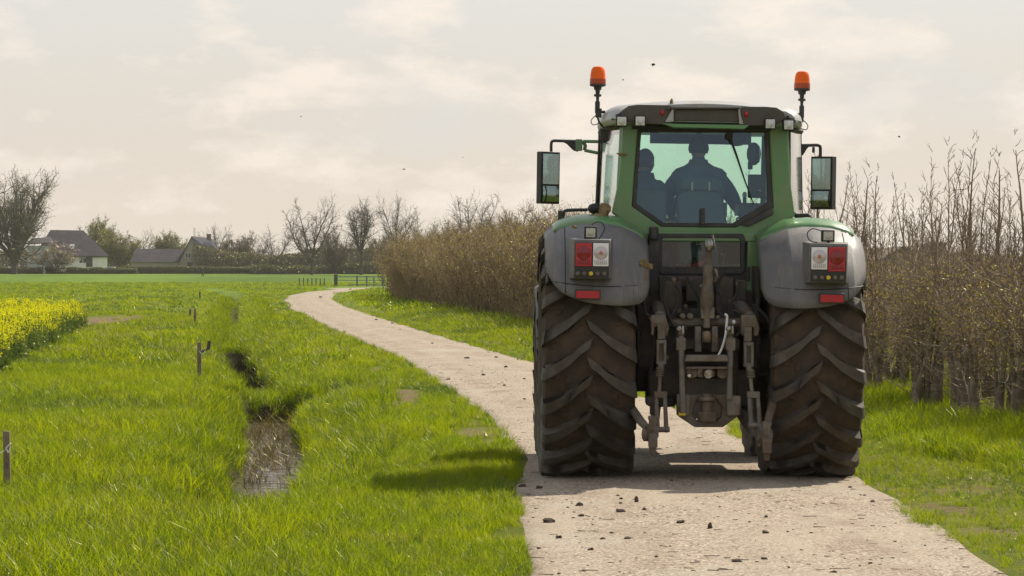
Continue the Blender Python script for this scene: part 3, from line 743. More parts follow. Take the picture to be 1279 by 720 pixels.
# lots of hydraulic clutter: valve blocks, couplers, hoses
q = random.Random(3)
g = MB()
for px, py, w, h, y in ((838,372,28,40,-.50),(866,362,18,30,-.48),(905,370,22,46,-.50),(925,365,14,30,-.45),(850,398,24,24,-.55),(915,402,20,22,-.52),(876,352,60,12,-.42),(884,430,80,14,-.6),(884,452,66,10,-.66),(833,352,20,14,-.4)):
    a = L(px,py,y,False); g.box((a.x,y+.06,a.z),(w/156*1.0,.14,h/156))
for k in range(14):
    px = 832+q.random()*100; py = 350+q.random()*60; a = L(px,py,-.58,False); g.cyl((a.x,-.58,a.z),(a.x,-.66,a.z),.012+.014*q.random(),n=10)
vb = g.build('valve_block', M['iron_dark'], T, bev=.008)
g = MB()
for P in ([(858,346),(866,360),(873,378),(874,396)],[(905,340),(898,352),(893,368)],[(924,352),(920,368),(912,380),(910,395)],[(843,356),(850,366),(846,384),(838,396)],[(832,345),(828,368),(834,392),(842,408)],[(895,362),(901,372),(895,384),(903,396)],
        [(913,388),(924,392),(928,408),(920,420)],[(806,392),(816,402),(818,430),(812,470)],[(820,440),(834,436),(846,420),(850,406)],[(948,372),(944,400),(950,430)],[(940,380),(962,404),(966,450),(960,490)],[(800,360),(806,390),(800,420)]):
    yy = -.62-.1*q.random(); g.tube(smooth_path([L(a,b,yy,False) for a,b in P],4), .011+.004*q.random(), 6)
g.build('hose', M['black'], T)
for px, py, r in ((852.5,395,.022),(862,395.5,.026),(896.5,396.5,.018),(832,447,.022),(877,358,.018),(842,350,.02)):
    g = MB(); a = L(px,py,-.70,False); g.cyl((a.x,-.60,a.z),(a.x,-.72,a.z),r,n=12); g.ell((a.x,-.72,a.z),(r,r*.5,r),10,6); g.build('coupler', M['iron'], T)
# horizontal cross bar
g = MB(); g.tube([L(835,403,-.62,False),L(945,403,-.62,False)],.035,10); g.build('cross_shaft', M['iron'], T)
g = MB(); a = L(916.5,402.5,-.74,False); g.ell(a,(.016,.016,.016),12,8); g.build('white_cap', M['white'], T); g = MB(); b = L(861,469.5,-.90,False); g.ell(b,(.014,.014,.014),12,8); g.build('white_cap', M['white'], T)
g = MB(); g.tube(smooth_path([L(905,393,-.78,False),L(908,395,-.78,False),L(907.5,405,-.78,False),L(906,420,-.80,False),L(901,437,-.82,False),L(894.5,448.5,-.84,False)],4),.010,8); g.build('white_tube', M['white'], T)
# top link, stowed upright
g = MB()
a0, a1 = L(882,398,-.70,False), L(884.5,330,-.78,False); a2 = L(885.5,306,-.80,False)
g.tube([a0, L(883,372,-.73,False), L(884,352,-.76,False), a1], [.045,.058,.040,.038], 12); g.tube([a1,a2],[.030,.026],10)
g.box(L(883.5,391,-.70,False),(.11,.09,.09)); g.tube([L(892,352,-.76,False),L(896,345,-.8,False),L(893,336,-.8,False)],.012,6)
tlk = g.build('top_link', M['iron'], T, bev=.006)
g = MB(); g.ell(L(885.5,306.5,-.82,False),(.036,.036,.055),14,10); g.tube([L(890,293,-.8,False),L(893,311,-.8,False),L(884,312,-.8,False)],.010,6); g.build('ball_end', M['steel'], tlk)
g = MB(); g.tube([L(883,398,-.72,False),L(882.5,410,-.72,False)],.03,8)
for px in (872,893):
    g.prism([L(a,b,-.74,False) for a,b in ((px-3.5,408),(px+3.5,408),(px+4.5,440),(px-4.5,440))],(0,.10,0))
g.box(L(882.5,421,-.78,False),(.065,.07,.085)); g.build('top_link_bracket', M['iron'], T, bev=.006)
g = MB(); g.ell(L(882.5,420,-.83,False),(.032,.03,.042),12,8); g.build('bracket_ball', M['twig_tan'], T)
# PTO hood
g = MB()
g.prism([L(a,b,-.98,False) for a,b in ((858,444),(908,444),(911,452),(855,452))],(0,.25,0))
g.prism([L(a,b,-.92,False) for a,b in ((857,458),(909,458),(909,461.5),(857,461.5))],(0,.3,0))
g.prism([L(a,b,-.86,False) for a,b in ((857,461),(871,461),(871,471),(862,474),(857,471))],(0,.25,0)); g.prism([L(a,b,-.86,False) for a,b in ((896,461),(909,461),(909,471),(903,474),(896,471))],(0,.25,0))
g.build('pto_hood', M['iron'], T, bev=.008)
g = MB(); a = L(883.5,467,-.75,False); g.cyl((a.x,-.5,a.z),(a.x,-.86,a.z),.035,n=12); g.cyl((a.x,-.5,a.z),(a.x,-.62,a.z),.07,n=16); g.build('pto_shaft', M['steel'], T)
g = MB()
g.prism([L(a,b,-.72,False) for a,b in ((856,472),(911,472),(911,494),(856,494))],(0,.2,0))
g.build('gearbox_plate', M['iron_dark'], T, bev=.01)
# drawbar hitch frame with octagonal lower plate and opening
outer = [(848,494),(866,493),(902,493),(921,494),(921,521),(903,534),(868,534),(848,521)]
inner = [(866,512),(871,499),(895,499),(902,510),(900,521),(895,526),(872,526),(866,520)]
g = MB(); g.ring(LP(outer,-.80,False), LP(inner,-.80,False), (0,.14,0))
g.box(L(853,506,-.84,False),(.10,.10,.17)); g.box(L(916,507,-.84,False),(.11,.12,.16))
hit = g.build('drawbar_hitch', M['iron'], T, bev=.012)
g = MB(); c = L(883,508,-.84,False)
g.cyl((c.x,c.y,c.z+.10),(c.x,c.y,c.z-.06),.045,n=16); g.cyl((c.x,c.y,c.z-.04),(c.x,c.y,c.z-.12),.085,.075,n=18); g.cyl((c.x,c.y,c.z+.08),(c.x,c.y,c.z+.045),.075,n=18); g.box((c.x,c.y+.12,c.z-.02),(.26,.1,.16))
g.build('hitch_pin', M['iron'], hit, bev=.006)
# upright push rods beside the hitch
for (x0,y0,x1,y1) in ((850.5,416,853,516),(912.5,416,911,500)):
    g = MB(); g.tube([L(x0,y0,-.86,False),L(x1,y1,-.92,False)],.024,10); g.cyl(L(x0-3.5,y0-1,-.88,False),L(x0+4,y0-1,-.88,False),.03); g.box(L(x0,y0+14,-.87,False),(.075,.05,.10))
    o = g.build('push_rod', M['iron'], T, bev=.004)
    g = MB(); g.ell(L(x0-2,y0-5,-.91,False),(.025,.02,.025),10,6); g.box(L(x0+2.5,y0-4,-.91,False),(.014,.03,.06)); g.build('pin', M['steel'], o)
# lift arms, lift rods, lower links
for side in (-1,1):
    if side < 0: K = dict(arm=(823,397,829,412), rod=(827,395,826,412,826,437,824.5,467,823.5,492), link=(822,500))
    else: K = dict(arm=(936,398,932,414), rod=(934,398,934,415,935,440,937,470,939.5,492), link=(941,500))
    cx = K['arm'][0]
    g = MB()
    top = L(K['arm'][0],K['arm'][1],-.62,False)
    w = .10
    g.tube([(side*.28,-.15,1.42),(side*.33,-.45,1.38),(top.x,-.74,top.z-.0)],[.075,.07,.05],10)
    g.prism([L(a,b,-.80,False) for a,b in ((cx-10,394),(cx+8,394),(cx+13,410),(cx+11,420),(cx+5,420),(cx+5,409),(cx-5,409),(cx-6,420),(cx-10,418))],(0,.14,0))
    g.build('lift_arm', M['iron'], T, bev=.008)
    r = K['rod']
    g = MB()
    g.box(L(r[2],r[3]+3,-.80,False),(.062,.05,.115)); g.cyl(L(r[2]-5,r[3]+8,-.8,False),L(r[2]+5,r[3]+8,-.8,False),.02)
    A, B = L(r[4],r[5]-10,-.82,False), L(r[4],r[5]+16,-.84,False)
    for dx in (-.028,.028): g.box(((A.x+B.x)/2+dx,-.83,(A.z+B.z)/2),(.022,.06,A.z-B.z))
    g.box((A.x,-.83,A.z),(.08,.06,.03)); g.box((B.x,-.83,B.z),(.08,.06,.03)); g.box((A.x,-.80,(A.z+B.z)/2),(.045,.03,.14))
    g.tube([B, L(r[6],r[7],-.86,False)],.027,10); g.tube([L(r[6],r[7],-.86,False),L(r[8],r[9],-.90,False)],.017,8)
    for k in range(4):
        a = L(r[6]+(r[8]-r[6])*(.05+.1*k),r[7]+(r[9]-r[7])*(.05+.12*k)-8,-.865,False); g.lathe([(.03,-.008),(.036,0),(.03,.008)],a,'Z',12)
    C = L(r[8],r[9],-.90,False); E = L(K['link'][0]+side*1,K['link'][1]+28,-1.0,False)
    if side < 0: C2 = L(825,502,-.9,False); E = L(827,540,-1.0,False)
    else: C2 = L(941,502,-.9,False); E = L(944,535,-1.0,False)
    for dx in (-.034,.034): g.tube([(C2.x+dx,C2.y,C2.z+.05),(E.x+dx,E.y,E.z)],[.017,.022],6)
    g.box((C2.x,C2.y,C2.z+.055),(.10,.06,.05)); g.cyl((E.x-.06,E.y,E.z+.02),(E.x+.06,E.y,E.z+.02),.022)
    g.build('lift_rod', M['iron'], T, bev=.004)
    # lower link: from under the axle back to the hook
    g = MB()
    if side < 0:
        hk = L(815,538,-1.22,False); st = Vector((-.30,.10,.62))
    else:
        hk = L(957,545,-1.18,False); st = Vector((.32,.10,.60))
    d = (hk-st); up = Vector((0,0,1)); sidev = Vector((1,0,0))
    def cs(p, w, h): return [p-sidev*w-up*h, p+sidev*w-up*h, p+sidev*w+up*h, p-sidev*w+up*h]
    mid = st+d*.55+Vector((0,0,-.02))
    g.hexa(cs(st,.025,.05), cs(mid,.03,.075)); g.hexa(cs(mid,.03,.075), cs(hk,.032,.055))
    ll = g.build('lower_link', M['iron'], T, bev=.012)
    g = MB()
    g.cyl((hk.x-.045,hk.y-.03,hk.z),(hk.x+.045,hk.y-.03,hk.z),.055,n=16); g.box((hk.x,hk.y-.07,hk.z+.055),(.055,.05,.10)); g.box((hk.x,hk.y-.06,hk.z-.075),(.07,.07,.11))
    g.cyl((hk.x,hk.y-.04,hk.z-.12),(hk.x,hk.y-.04,hk.z-.19),.03,.022); g.box((hk.x,hk.y-.06,hk.z+.10),(.075,.035,.03)); g.cyl((hk.x-.02,hk.y-.09,hk.z+.12),(hk.x-.02,hk.y-.09,hk.z+.0),.014)
    rough_lump(g,(hk.x-.05,hk.y,hk.z-.03),(.035,.04,.05),3+side)
    g.build('hook', M['iron'], ll, bev=.006)
    # stabiliser from the frame outwards
    g = MB()
    if side < 0: P = [L(788,508,-.7,False), L(800,526,-1.0,False), L(809,536,-1.15,False)]
    else: P = [L(968,490,-.7,False), L(963,512,-.95,False), L(957,535,-1.12,False)]
    g.tube(P,[.032,.034,.028],10); g.build('stabiliser', M['iron'], T)
g = MB(); c = L(814,501,-.8,False); g.box(c,(.09,.06,.07)); g.box((c.x+.01,c.y,c.z-.06),(.05,.05,.10)); g.build('stop_block', M['iron_dark'], T, bev=.01)
g = MB(); g.box(L(852,517.5,-.9,False),(.055,.02,.024)); g.build('yellow_tag', M['yellow'], T, bev=.003)
g = MB(); g.tube(smooth_path([L(811,397,-.82,False),L(815,402,-.82,False),L(820,403,-.82,False),L(825,407,-.82,False)],3),.004,5); g.build('straw', M['twig_tan'], T)
# inner splash plates between wheels and body
g = MB(); g.box((-.475,.3,1.35),(.03,1.3,.75)); g.box((.475,.3,1.35),(.03,1.3,.75)); g.box((0,.05,1.66),(.9,.1,.12)); g.build('splash_plate', M['iron_dark'], T)

# ---- cab interior
def seat_mb(cx, y, zseat, w, bh):
    g = MB(); g.box((cx,y+.27,zseat),(w,.5,.12)); return g
sc_ = L(875,250,.62)
g = MB()
g.box((sc_.x,.92,2.02-.0),(.46,.48,.12)); g.box((sc_.x,.92,1.66),(.34,.36,.62)); 
g.prism([L(a,b,.62) for a,b in ((849,300),(847,262),(847,247),(852,240),(862,238),(892,239),(899,243),(904,256),(909,282),(914,300))],(0,.12,0))
seat = g.build('driver_seat', M['seat'], T, roll=True, bev=.03, seg=3)
g = MB(); g.prism([L(a,b,.60) for a,b in ((850,237),(850,229),(855,224),(864,222),(893,222),(901,226),(903,233),(900,239))],(0,.09,0)); 
g.build('headrest', M['seat'], seat, roll=True, bev=.025, seg=3)
for px in (864.5,886):
    g = MB(); g.box(L(px,233,.585),(.013,.01,.075)); g.build('headrest_slot', M['white'], seat, roll=True)
g = MB(); pc = L(806,250,.9); g.box((pc.x,.95,1.95),(.36,.4,.10)); g.box((pc.x,.74,2.15),(.34,.08,.42)); g.build('passenger_seat', M['seat'], T, roll=True, bev=.03)
g = MB(); a = L(945,233,.95); g.box(a,(.15,.03,.20)); mo = g.build('monitor', M['black'], T, roll=True, bev=.01)
g = MB(); g.box((a.x,a.y-.02,a.z),(.13,.01,.17)); g.build('screen', M['screen'], mo, roll=True)
g = MB(); a = L(951,215,1.0); g.cyl(L(954,170,1.0),L(952,262,1.0),.018); g.cyl(L(936,164,1.1),L(937,212,1.1),.014); g.box(L(937,207,1.1),(.04,.04,.06)); g.build('monitor_post', M['black'], T, roll=True)
g = MB(); c = L(941.5,192.5,1.35); g.ell(c,(.062,.03,.10),14,8); im = g.build('inside_mirror', M['black'], T, roll=True)
g = MB(); g.box((c.x+.01,c.y-.04,c.z-.005),(.075,.01,.14)); g.build('mirror_glass', M['mirror'], im, roll=True, bev=.01)
g = MB(); a, b = L(812,166,1.75), L(934,182,1.75); g.box(((a.x+b.x)/2,1.75,(a.z+b.z)/2+.02),(b.x-a.x,.03,a.z-b.z+.03)); a = L(920,172,.8); g.ell(a,(.10,.12,.075),14,8); g.cyl(L(817,158,.2),L(817,168,.2),.03); g.build('sun_visor', M['dark_plastic'], T, roll=True)
g = MB(); c = L(868,262,1.42); 
ringp = [(c.x+.20*math.cos(t), c.y+.07*math.sin(t), c.z+.16*math.sin(t)) for t in [2*math.pi*k/20 for k in range(21)]]
g.tube(ringp,.016,6); g.cyl((c.x,c.y,c.z),(c.x,1.7,1.7),.03); g.build('steering_wheel', M['black'], T, roll=True)
g = MB(); g.box(L(935,262,.8),(.20,.5,.10)); g.cyl(L(930,246,1.0),L(930,262,1.0),.016); g.tube(smooth_path([L(936,244,.8),L(944,239,.8),L(953,241,.8),L(957,250,.8)],3),.01,6); g.build('armrest_console', M['dark_plastic'], T, roll=True, bev=.02)
g = MB(); g.ell(L(930,244,1.0),(.02,.02,.03)); g.box(L(905,262,1.2),(.04,.04,.12)); g.build('lever', M['white'], T, roll=True)

# ================================================================ PEOPLE
def skinned(name, nodes, edges, mat_, parent=None, sub=2):
    """nodes: {key:(pos, r)}; first key is the root"""
    me = bpy.data.meshes.new(name); keys = list(nodes)
    me.from_pydata([tuple(nodes[k][0]) for k in keys], [(keys.index(a), keys.index(b)) for a, b in edges], [])
    o = bpy.data.objects.new(name, me); link(o)
    sk = o.modifiers.new('skin', 'SKIN'); sk.use_smooth_shade = True; sk.branch_smoothing = .6
    for i, k in enumerate(keys):
        r = nodes[k][1]; r = r if isinstance(r, tuple) else (r, r)
        me.skin_vertices[0].data[i].radius = r; me.skin_vertices[0].data[i].use_root = (i == 0)
    ss = o.modifiers.new('sub', 'SUBSURF'); ss.levels = sub; ss.render_levels = sub
    dg = bpy.context.evaluated_depsgraph_get(); dg.update()
    m2 = bpy.data.meshes.new_from_object(o.evaluated_get(dg)); o.modifiers.clear(); o.data = m2
    m2.materials.clear(); m2.materials.append(mat_)
    for p in m2.polygons: p.use_smooth = True
    if parent is not None: o.parent = parent
    return o
def head_mesh(c, fwd, up, s=1.0):
    """head with face towards fwd"""
    c = Vector(c); f = fwd.normalized(); u = up.normalized(); r = f.cross(u).normalized()
    g = MB()
    W = lambda x,y,z: c+(r*x+f*y+u*z)*s
    vs, fs = [], []
    nu, nv = 20, 14
    for i in range(nv+1):
        ph = math.pi*i/nv
        for k in range(nu):
            t = 2*math.pi*k/nu
            x, y, z = .076*math.sin(ph)*math.cos(t), .095*math.sin(ph)*math.sin(t), .12*math.cos(ph)
            if z < 0: x *= 1+z*2.2; y = y*(1+z*1.0)+(.012 if y > 0 else 0)
            if y > .05 and abs(x) < .02 and -.04 < z < .015: y += .02
            vs.append(W(x,y,z))
    for i in range(nv):
        for k in range(nu): fs.append((i*nu+k,(i+1)*nu+k,(i+1)*nu+(k+1)%nu,i*nu+(k+1)%nu))
    g.add(vs, fs)
    for sx in (-1,1): g.ell(W(sx*.076,-.005,-.005), (.012,.02,.03), 8, 6)
    return g, W
def seated(name, label, head, seatp, facing, arms, jacket, scale=1.0, par=None):
    head = Vector(head); seatp = Vector(seatp)
    root = empty(name, (X0,D0,0), YAW)
    tag(root, label, 'person')
    f = facing; u = Vector((0,0,1)); r = f.cross(u).normalized()
    neck = head-u*.145*scale-f*.01; chest = neck-u*.16*scale; waist = (chest+seatp)/2-u*.03; pel = seatp+u*.10
    nd = {'pel':(pel,(.16*scale,.13*scale)), 'waist':(waist,(.165*scale,.12*scale)), 'chest':(chest,(.20*scale,.15*scale)), 'neckb':(neck-u*.045,(.125,.105)), 'neck':(neck+u*.03,.062), 'nape':(head-u*.05-f*.01,.058)}
    ed = [('pel','waist'),('waist','chest'),('chest','neckb'),('neckb','neck'),('neck','nape')]
    for sgn, k in ((-1,'l'),(1,'r')):
        sh = neck-u*.075*scale+r*sgn*.165*scale
        el, ha = arms[k]; el = Vector(el); ha = Vector(ha)
        nd[k+'sh'] = (sh,.098*scale); nd[k+'el'] = (el,.066*scale); nd[k+'wr'] = (el+(ha-el)*.88,.036*scale)
        ed += [('chest',k+'sh'),(k+'sh',k+'el'),(k+'el',k+'wr')]
        hip = pel+r*sgn*.10*scale-u*.02; kn = hip+f*.42*scale+u*.03; an = kn-u*.40*scale+f*.10
        nd[k+'hip'] = (hip,.088*scale); nd[k+'kn'] = (kn,.062*scale); nd[k+'an'] = (an,.045*scale); nd[k+'toe'] = (an+f*.16-u*.04,.04*scale)
        ed += [('pel',k+'hip'),(k+'hip',k+'kn'),(k+'kn',k+'an'),(k+'an',k+'toe')]
    b = skinned('body', nd, ed, jacket, root)
    rm = rollm()
    for o in (b,): o.data.transform(rm)
    jk = MB(); nr_ = 22; rings_ = []
    H_ = (neck-seatp).z
    for fr_, hw, hd_ in ((.0,.20,.15),(.12,.205,.15),(.35,.20,.14),(.55,.215,.145),(.72,.235,.15),(.84,.235,.14),(.92,.20,.12),(.97,.13,.10),(1.03,.085,.082)):
        c_ = seatp.lerp(neck, min(fr_,1))+u*(max(0,fr_-1)*H_) + u*(.10*(1-fr_)) - f*.02
        for k_ in range(nr_):
            t_ = 2*math.pi*k_/nr_; cs_, sn_ = math.cos(t_), math.sin(t_)
            rings_.append(c_+r*(hw*scale*math.copysign(abs(cs_)**.85,cs_))+f*(hd_*scale*sn_)+u*(.006*math.sin(5*t_+fr_*9)))
    jk.add(rings_, [(i_*nr_+k_, i_*nr_+(k_+1)%nr_, (i_+1)*nr_+(k_+1)%nr_, (i_+1)*nr_+k_) for i_ in range(8) for k_ in range(nr_)]+[tuple(range(nr_)), tuple(range(8*nr_, 9*nr_))])
    jk.build('jacket', jacket, root, roll=True, angle=60)
    g, W = head_mesh(head, f, u, scale); h = g.build('head', M['skin'], root, roll=True, angle=180)
    # hair cap
    hg = MB(); vs, fs = [], []
    for i in range(8):
        ph = math.pi*.62*i/7
        for k in range(20):
            t = 2*math.pi*k/20; cut = 1.0 if math.sin(t) < .35 else .62
            p2 = ph*cut
            vs.append(W(.084*math.sin(p2)*math.cos(t), .103*math.sin(p2)*math.sin(t)-.004, .129*math.cos(p2)))
    for i in range(7):
        for k in range(20): fs.append((i*20+k,(i+1)*20+k,(i+1)*20+(k+1)%20,i*20+(k+1)%20))
    hg.add(vs, fs); hg.build('hair', M['hair'], root, roll=True, angle=180)
    # collar
    cg = MB(); cg.tube([neck-u*.05, neck+u*.045], [.105,.078], 14); cg.build('collar', jacket, root, roll=True)
    for k in 'lr':
        el, ha = Vector(arms[k][0]), Vector(arms[k][1]); d = (ha-el).normalized(); sd = d.cross(u).normalized(); pn = sd.cross(d).normalized()
        nh = {'w':(ha-d*.03,.026),'p':(ha+d*.03,(.036,.02))}; eh = [('w','p')]
        for i in range(4):
            o_ = sd*((i-1.5)*.022); ln = (.030,.036,.034,.026)[i]
            nh['k%d'%i] = (ha+d*.055+o_,.0095); nh['m%d'%i] = (ha+d*(.055+ln)+o_-pn*.012,.0088); nh['t%d'%i] = (ha+d*(.055+ln*.9)+o_-pn*.036,.0078)
            eh += [('p','k%d'%i),('k%d'%i,'m%d'%i),('m%d'%i,'t%d'%i)]
        s_ = -1 if k == 'r' else 1
        nh['th'] = (ha+d*.01+sd*s_*.045-pn*.01,.011); nh['tt'] = (ha+d*.04+sd*s_*.05-pn*.03,.009); eh += [('p','th'),('th','tt')]
        hh = skinned('hand', nh, eh, M['skin'], root, 1); hh.data.transform(rm)
    return root
fw = Vector((0,1,0))
hd = L(872.5,185,1.0)
drv = seated('person', 'driver in a dark navy jacket seen from behind at the tractor wheel', hd, (hd.x+.02,.90,2.02), fw,
    {'l': ((hd.x-.29,1.06,2.27),(hd.x-.14,1.36,2.28)), 'r': ((hd.x+.31,1.06,2.29),(hd.x+.40,1.30,2.16))}, M['navy'])
hp = L(806,203,.98)
pas = seated('person', 'passenger in dark clothes sitting beside the driver in the tractor cab', hp, (hp.x+.02,.98,1.93), (fw+Vector((.75,0,0))).normalized(),
    {'l': ((hp.x-.14,1.18,2.20),(hp.x+.08,1.30,2.10)), 'r': ((hp.x+.22,1.02,2.22),(hp.x+.25,1.25,2.14))}, M['navy'], .92)

# ================================================================ TERRAIN
def smooth(a, b, x): t = np.clip((x-a)/(b-a), 0, 1); return t*t*(3-2*t)
def edge_line(pts): 
    P = [ground_px(a, b) for a, b in pts]; P.sort(key=lambda p: p[1])
    return np.array([p[0] for p in P]), np.array([p[1] for p in P])
LX, LY = edge_line([(662,720),(655,680),(650,640),(649,600),(657,573),(635.5,550),(612,521),(581,497.5),(542,474),(511,452.8),(456.6,428.6),(410,410),(384.7,396),(363,386.6),(355.5,375.5),(361,369.5),(385,364.8),(420,362.0)])
RX, RY = edge_line([(1262,720),(1190,672),(1125,630),(1075,597),(1020,580),(960,562),(930,547),(900,527),(663,452.8),(635.5,445),(581,429.4),(534,415.8),(464,394),(429,382.8),(414,374),(419,367),(440,363.3)])
def road_c(Y): return (np.interp(Y, LY, LX)+np.interp(Y, RY, RX))/2
DX = np.array([-1.95,-2.15,-2.35,-2.85,-3.36,-4.35,-5.2,-6.4,-7.6,-9.7,-12.4,-15.5,-22,-30]); DY = np.array([20,27,32,40,47,57,66,78,92,118,150,190,260,320.])
def ditch_mask(Y):
    m = smooth(22,27,Y)*.24+smooth(26,31,Y)*.28+smooth(29.5,33.8,Y)*.48
    def dip(a,b,c,d,lv): return 1-(1-lv)*smooth(a,b,Y)*(1-smooth(c,d,Y))
    m = m*dip(50.2,50.8,53,55,.30)*dip(56,58,60,66,.6)*dip(87,88.5,116,126,.40)*dip(176,179,192,205,.4)*(1-smooth(290,330,Y))
    return m
DEPTH = .95
def zt(X, Y):
    X = np.asarray(X, float); Y = np.asarray(Y, float)
    far = 1.0*smooth(330,680,Y)
    lx = np.interp(Y, LY, LX)
    away = smooth(.8,4.0, np.where(X < road_c(Y), lx-X, X-np.interp(Y, RY, RX)))
    und = (np.sin(X*1.3+Y*.21)*.022+np.sin(X*.47-Y*.33+1.0)*.035+np.sin(X*2.7+Y*.9)*.010+np.sin(Y*.75+X*.3)*.012)*away
    dx = X-np.interp(Y, DY, DX)
    wb = .16; wl = .50; wr = .85
    wv = 1+.14*np.sin(Y*.8+.6*np.sin(Y*.5))+.05*np.sin(Y*2.3)
    adx = np.abs(dx+.07*np.sin(Y*.6)+.02*np.sin(Y*1.7))
    steep = 1-smooth(.24, .24+.26*wv, adx); gentle = 1-smooth(.24, np.where(dx < 0, 1.05, 1.6)*wv, adx)
    prof = .62*steep+.38*gentle
    z = und-DEPTH*prof*ditch_mask(Y)
    # slight hollow around the ditch so the verge rolls down to it
    z = z-.06*np.exp(-(dx/1.9)**2)*smooth(.1,1.3,lx-X)*smooth(24,30,Y)*(1-smooth(200,300,Y))
    return z+far
xs = np.concatenate([[-1600,-1100,-760,-520,-360,-260,-190,-140,-105,-80,-62,-50,-41,-34,-29,-25,-22,-19.5,-17.8,-16.5,-15.3], np.arange(-14.4,5.0,.13), [5.3,5.8,6.5,7.5,9,11,14,18,24,32,44,60,85,120,180,260,380,560,800,1200,1600]])
ysl = [-300,-200,-130,-85,-55,-35,-22,-13,-7,-2,3,7,10.5,13,15,16.5]; y = 17.5
while y < 2600:
    ysl.append(y); y += max(.16, (y-20)*.006) if y < 330 else y*.02
ys_ = np.array(ysl)
GX, GY = np.meshgrid(xs, ys_)
GZ = zt(GX, GY)
nx, ny = len(xs), len(ys_)
idx = np.arange(nx*ny).reshape(ny, nx)
quads = np.stack([idx[:-1,:-1], idx[:-1,1:], idx[1:,1:], idx[1:,:-1]], -1).reshape(-1,4)

# bare earth patches
DIRT = [(-.02,0,0,0)]
def dirt_at(X, Y):
    d = np.zeros_like(X, float)
    for px, py, rx, ry in ((510,497,.24,2.6),(520,508,.10,.9),(598,541,.26,1.5),(612,552,.12,.7),(595,530,.2,.6),(505,489,.2,1.2),(1215,612,.42,1.0),(1150,614,.35,.8),(1262,640,.3,.7),(1180,638,.42,.9),(1120,612,.2,.6),(1240,665,.35,.5),(1190,598,.5,.25),(1243,600,.25,.22),(655,610,.10,1.4),(470,462,.18,1.8),(118,397,1.0,5.5),(130,404,.6,3.5),(108,408,.4,4)):
        x, y = ground_px(px, py); d = np.maximum(d, np.exp(-(((X-x)/rx)**2+((Y-y)/ry)**2)*1.0))
    oR = X-np.interp(Y, RY, RX); oL = np.interp(Y, LY, LX)-X
    d = np.maximum(d, np.where((oR > 0) & (Y < 60), .50*np.exp(-(oR/.6)**2), 0)); d = np.maximum(d, np.where((oL > -.2) & (Y < 130), .42*np.exp(-(oL/.22)**2), 0))
    xa, ya = ground_px(113,402); d = np.maximum(d, 1.3*np.exp(-(((X-xa)/1.5)**2+((Y-ya)/15)**2)**2))
    d = d*(.9+.3*np.sin(X*9+1.3*np.sin(Y*2.2))*np.sin(Y*2.9+1.1*np.sin(X*5)))
    d = np.where((X > RX.min()) & (oR > 0) & (Y < 60), np.clip(d*.75+.16*np.sin(X*4.1+2*np.sin(Y*.7))*np.sin(Y*1.7+1.5*np.sin(X*2.3)), 0, 1), d)
    return d
def ground_material():
    m, nt, out = new_mat('field_ground')
    p = N(nt,'ShaderNodeBsdfPrincipled'); nt.links.new(p.outputs[0], out.inputs[0]); p.inputs['Roughness'].default_value = .95; p.inputs['Specular IOR Level'].default_value = .1
    g = N(nt,'ShaderNodeNewGeometry').outputs['Position']
    near = mixc(nt, (.10,.125,.010), (.16,.175,.018), noise_fac(nt, .9, .4, .62, 6, vec=g))
    near = mixc(nt, near, (.15,.17,.03), noise_fac(nt, 7, .55, .75, 6, vec=g))
    sx = N(nt,'ShaderNodeSeparateXYZ'); nt.links.new(g, sx.inputs[0])
    mr = N(nt,'ShaderNodeMapRange'); nt.links.new(sx.outputs[1], mr.inputs[0]); mr.inputs[1].default_value = 110; mr.inputs[2].default_value = 300
    mp = N(nt,'ShaderNodeMapping'); nt.links.new(g, mp.inputs[0]); mp.inputs['Scale'].default_value = (1,.15,1)
    farc = mixc(nt, (.13,.20,.020), (.075,.13,.014), noise_fac(nt, .035, .42, .6, 5, vec=mp.outputs[0]))
    col = mixc(nt, near, farc, mr.outputs[0])
    a = N(nt,'ShaderNodeAttribute', attribute_name='dirt')
    nz = N(nt,'ShaderNodeTexNoise'); nt.links.new(g, nz.inputs[0]); nz.inputs['Scale'].default_value = 9; nz.inputs['Detail'].default_value = 8
    ad = N(nt,'ShaderNodeMath', operation='MULTIPLY_ADD'); nt.links.new(a.outputs['Fac'], ad.inputs[0]); ad.inputs[1].default_value = .7; nt.links.new(nz.outputs['Fac'], ad.inputs[2])
    dr = N(nt,'ShaderNodeMapRange'); nt.links.new(ad.outputs[0], dr.inputs[0]); dr.inputs[1].default_value = .80; dr.inputs[2].default_value = 1.12
    soil = mixc(nt, (.15,.095,.055), (.28,.20,.13), noise_fac(nt, 22, .45, .6, 8, vec=g))
    col = mixc(nt, col, soil, dr.outputs[0])
    wa = N(nt,'ShaderNodeAttribute', attribute_name='wet')
    col = mixc(nt, col, (.045,.035,.018), wa.outputs['Fac'])  # ditch sides darkened: bank shade painted into the soil colour, along with damp
    nt.links.new(col, p.inputs['Base Color'])
    nt.links.new(bump(nt, noise_fac(nt, 30, 0, 1, 8, vec=g), .9, .05), p.inputs['Normal'])
    return m
me = np_mesh('terrain', np.stack([GX,GY,GZ],-1).reshape(-1,3), quads, ground_material(), smooth=True)
at_ = me.attributes.new('dirt','FLOAT','POINT'); at_.data.foreach_set('value', dirt_at(GX,GY).ravel().astype(np.float32))
def wet_at(X, Y):  # mask for painted bank shade and damp soil, stronger with depth
    dx = X-np.interp(Y, DY, DX)
    return smooth(.20,.38,-zt(X,Y))*(np.abs(dx) < 1.3)
at_ = me.attributes.new('wet','FLOAT','POINT'); at_.data.foreach_set('value', wet_at(GX,GY).ravel().astype(np.float32))
tag(obj_from(me, 'terrain'), kind='structure')

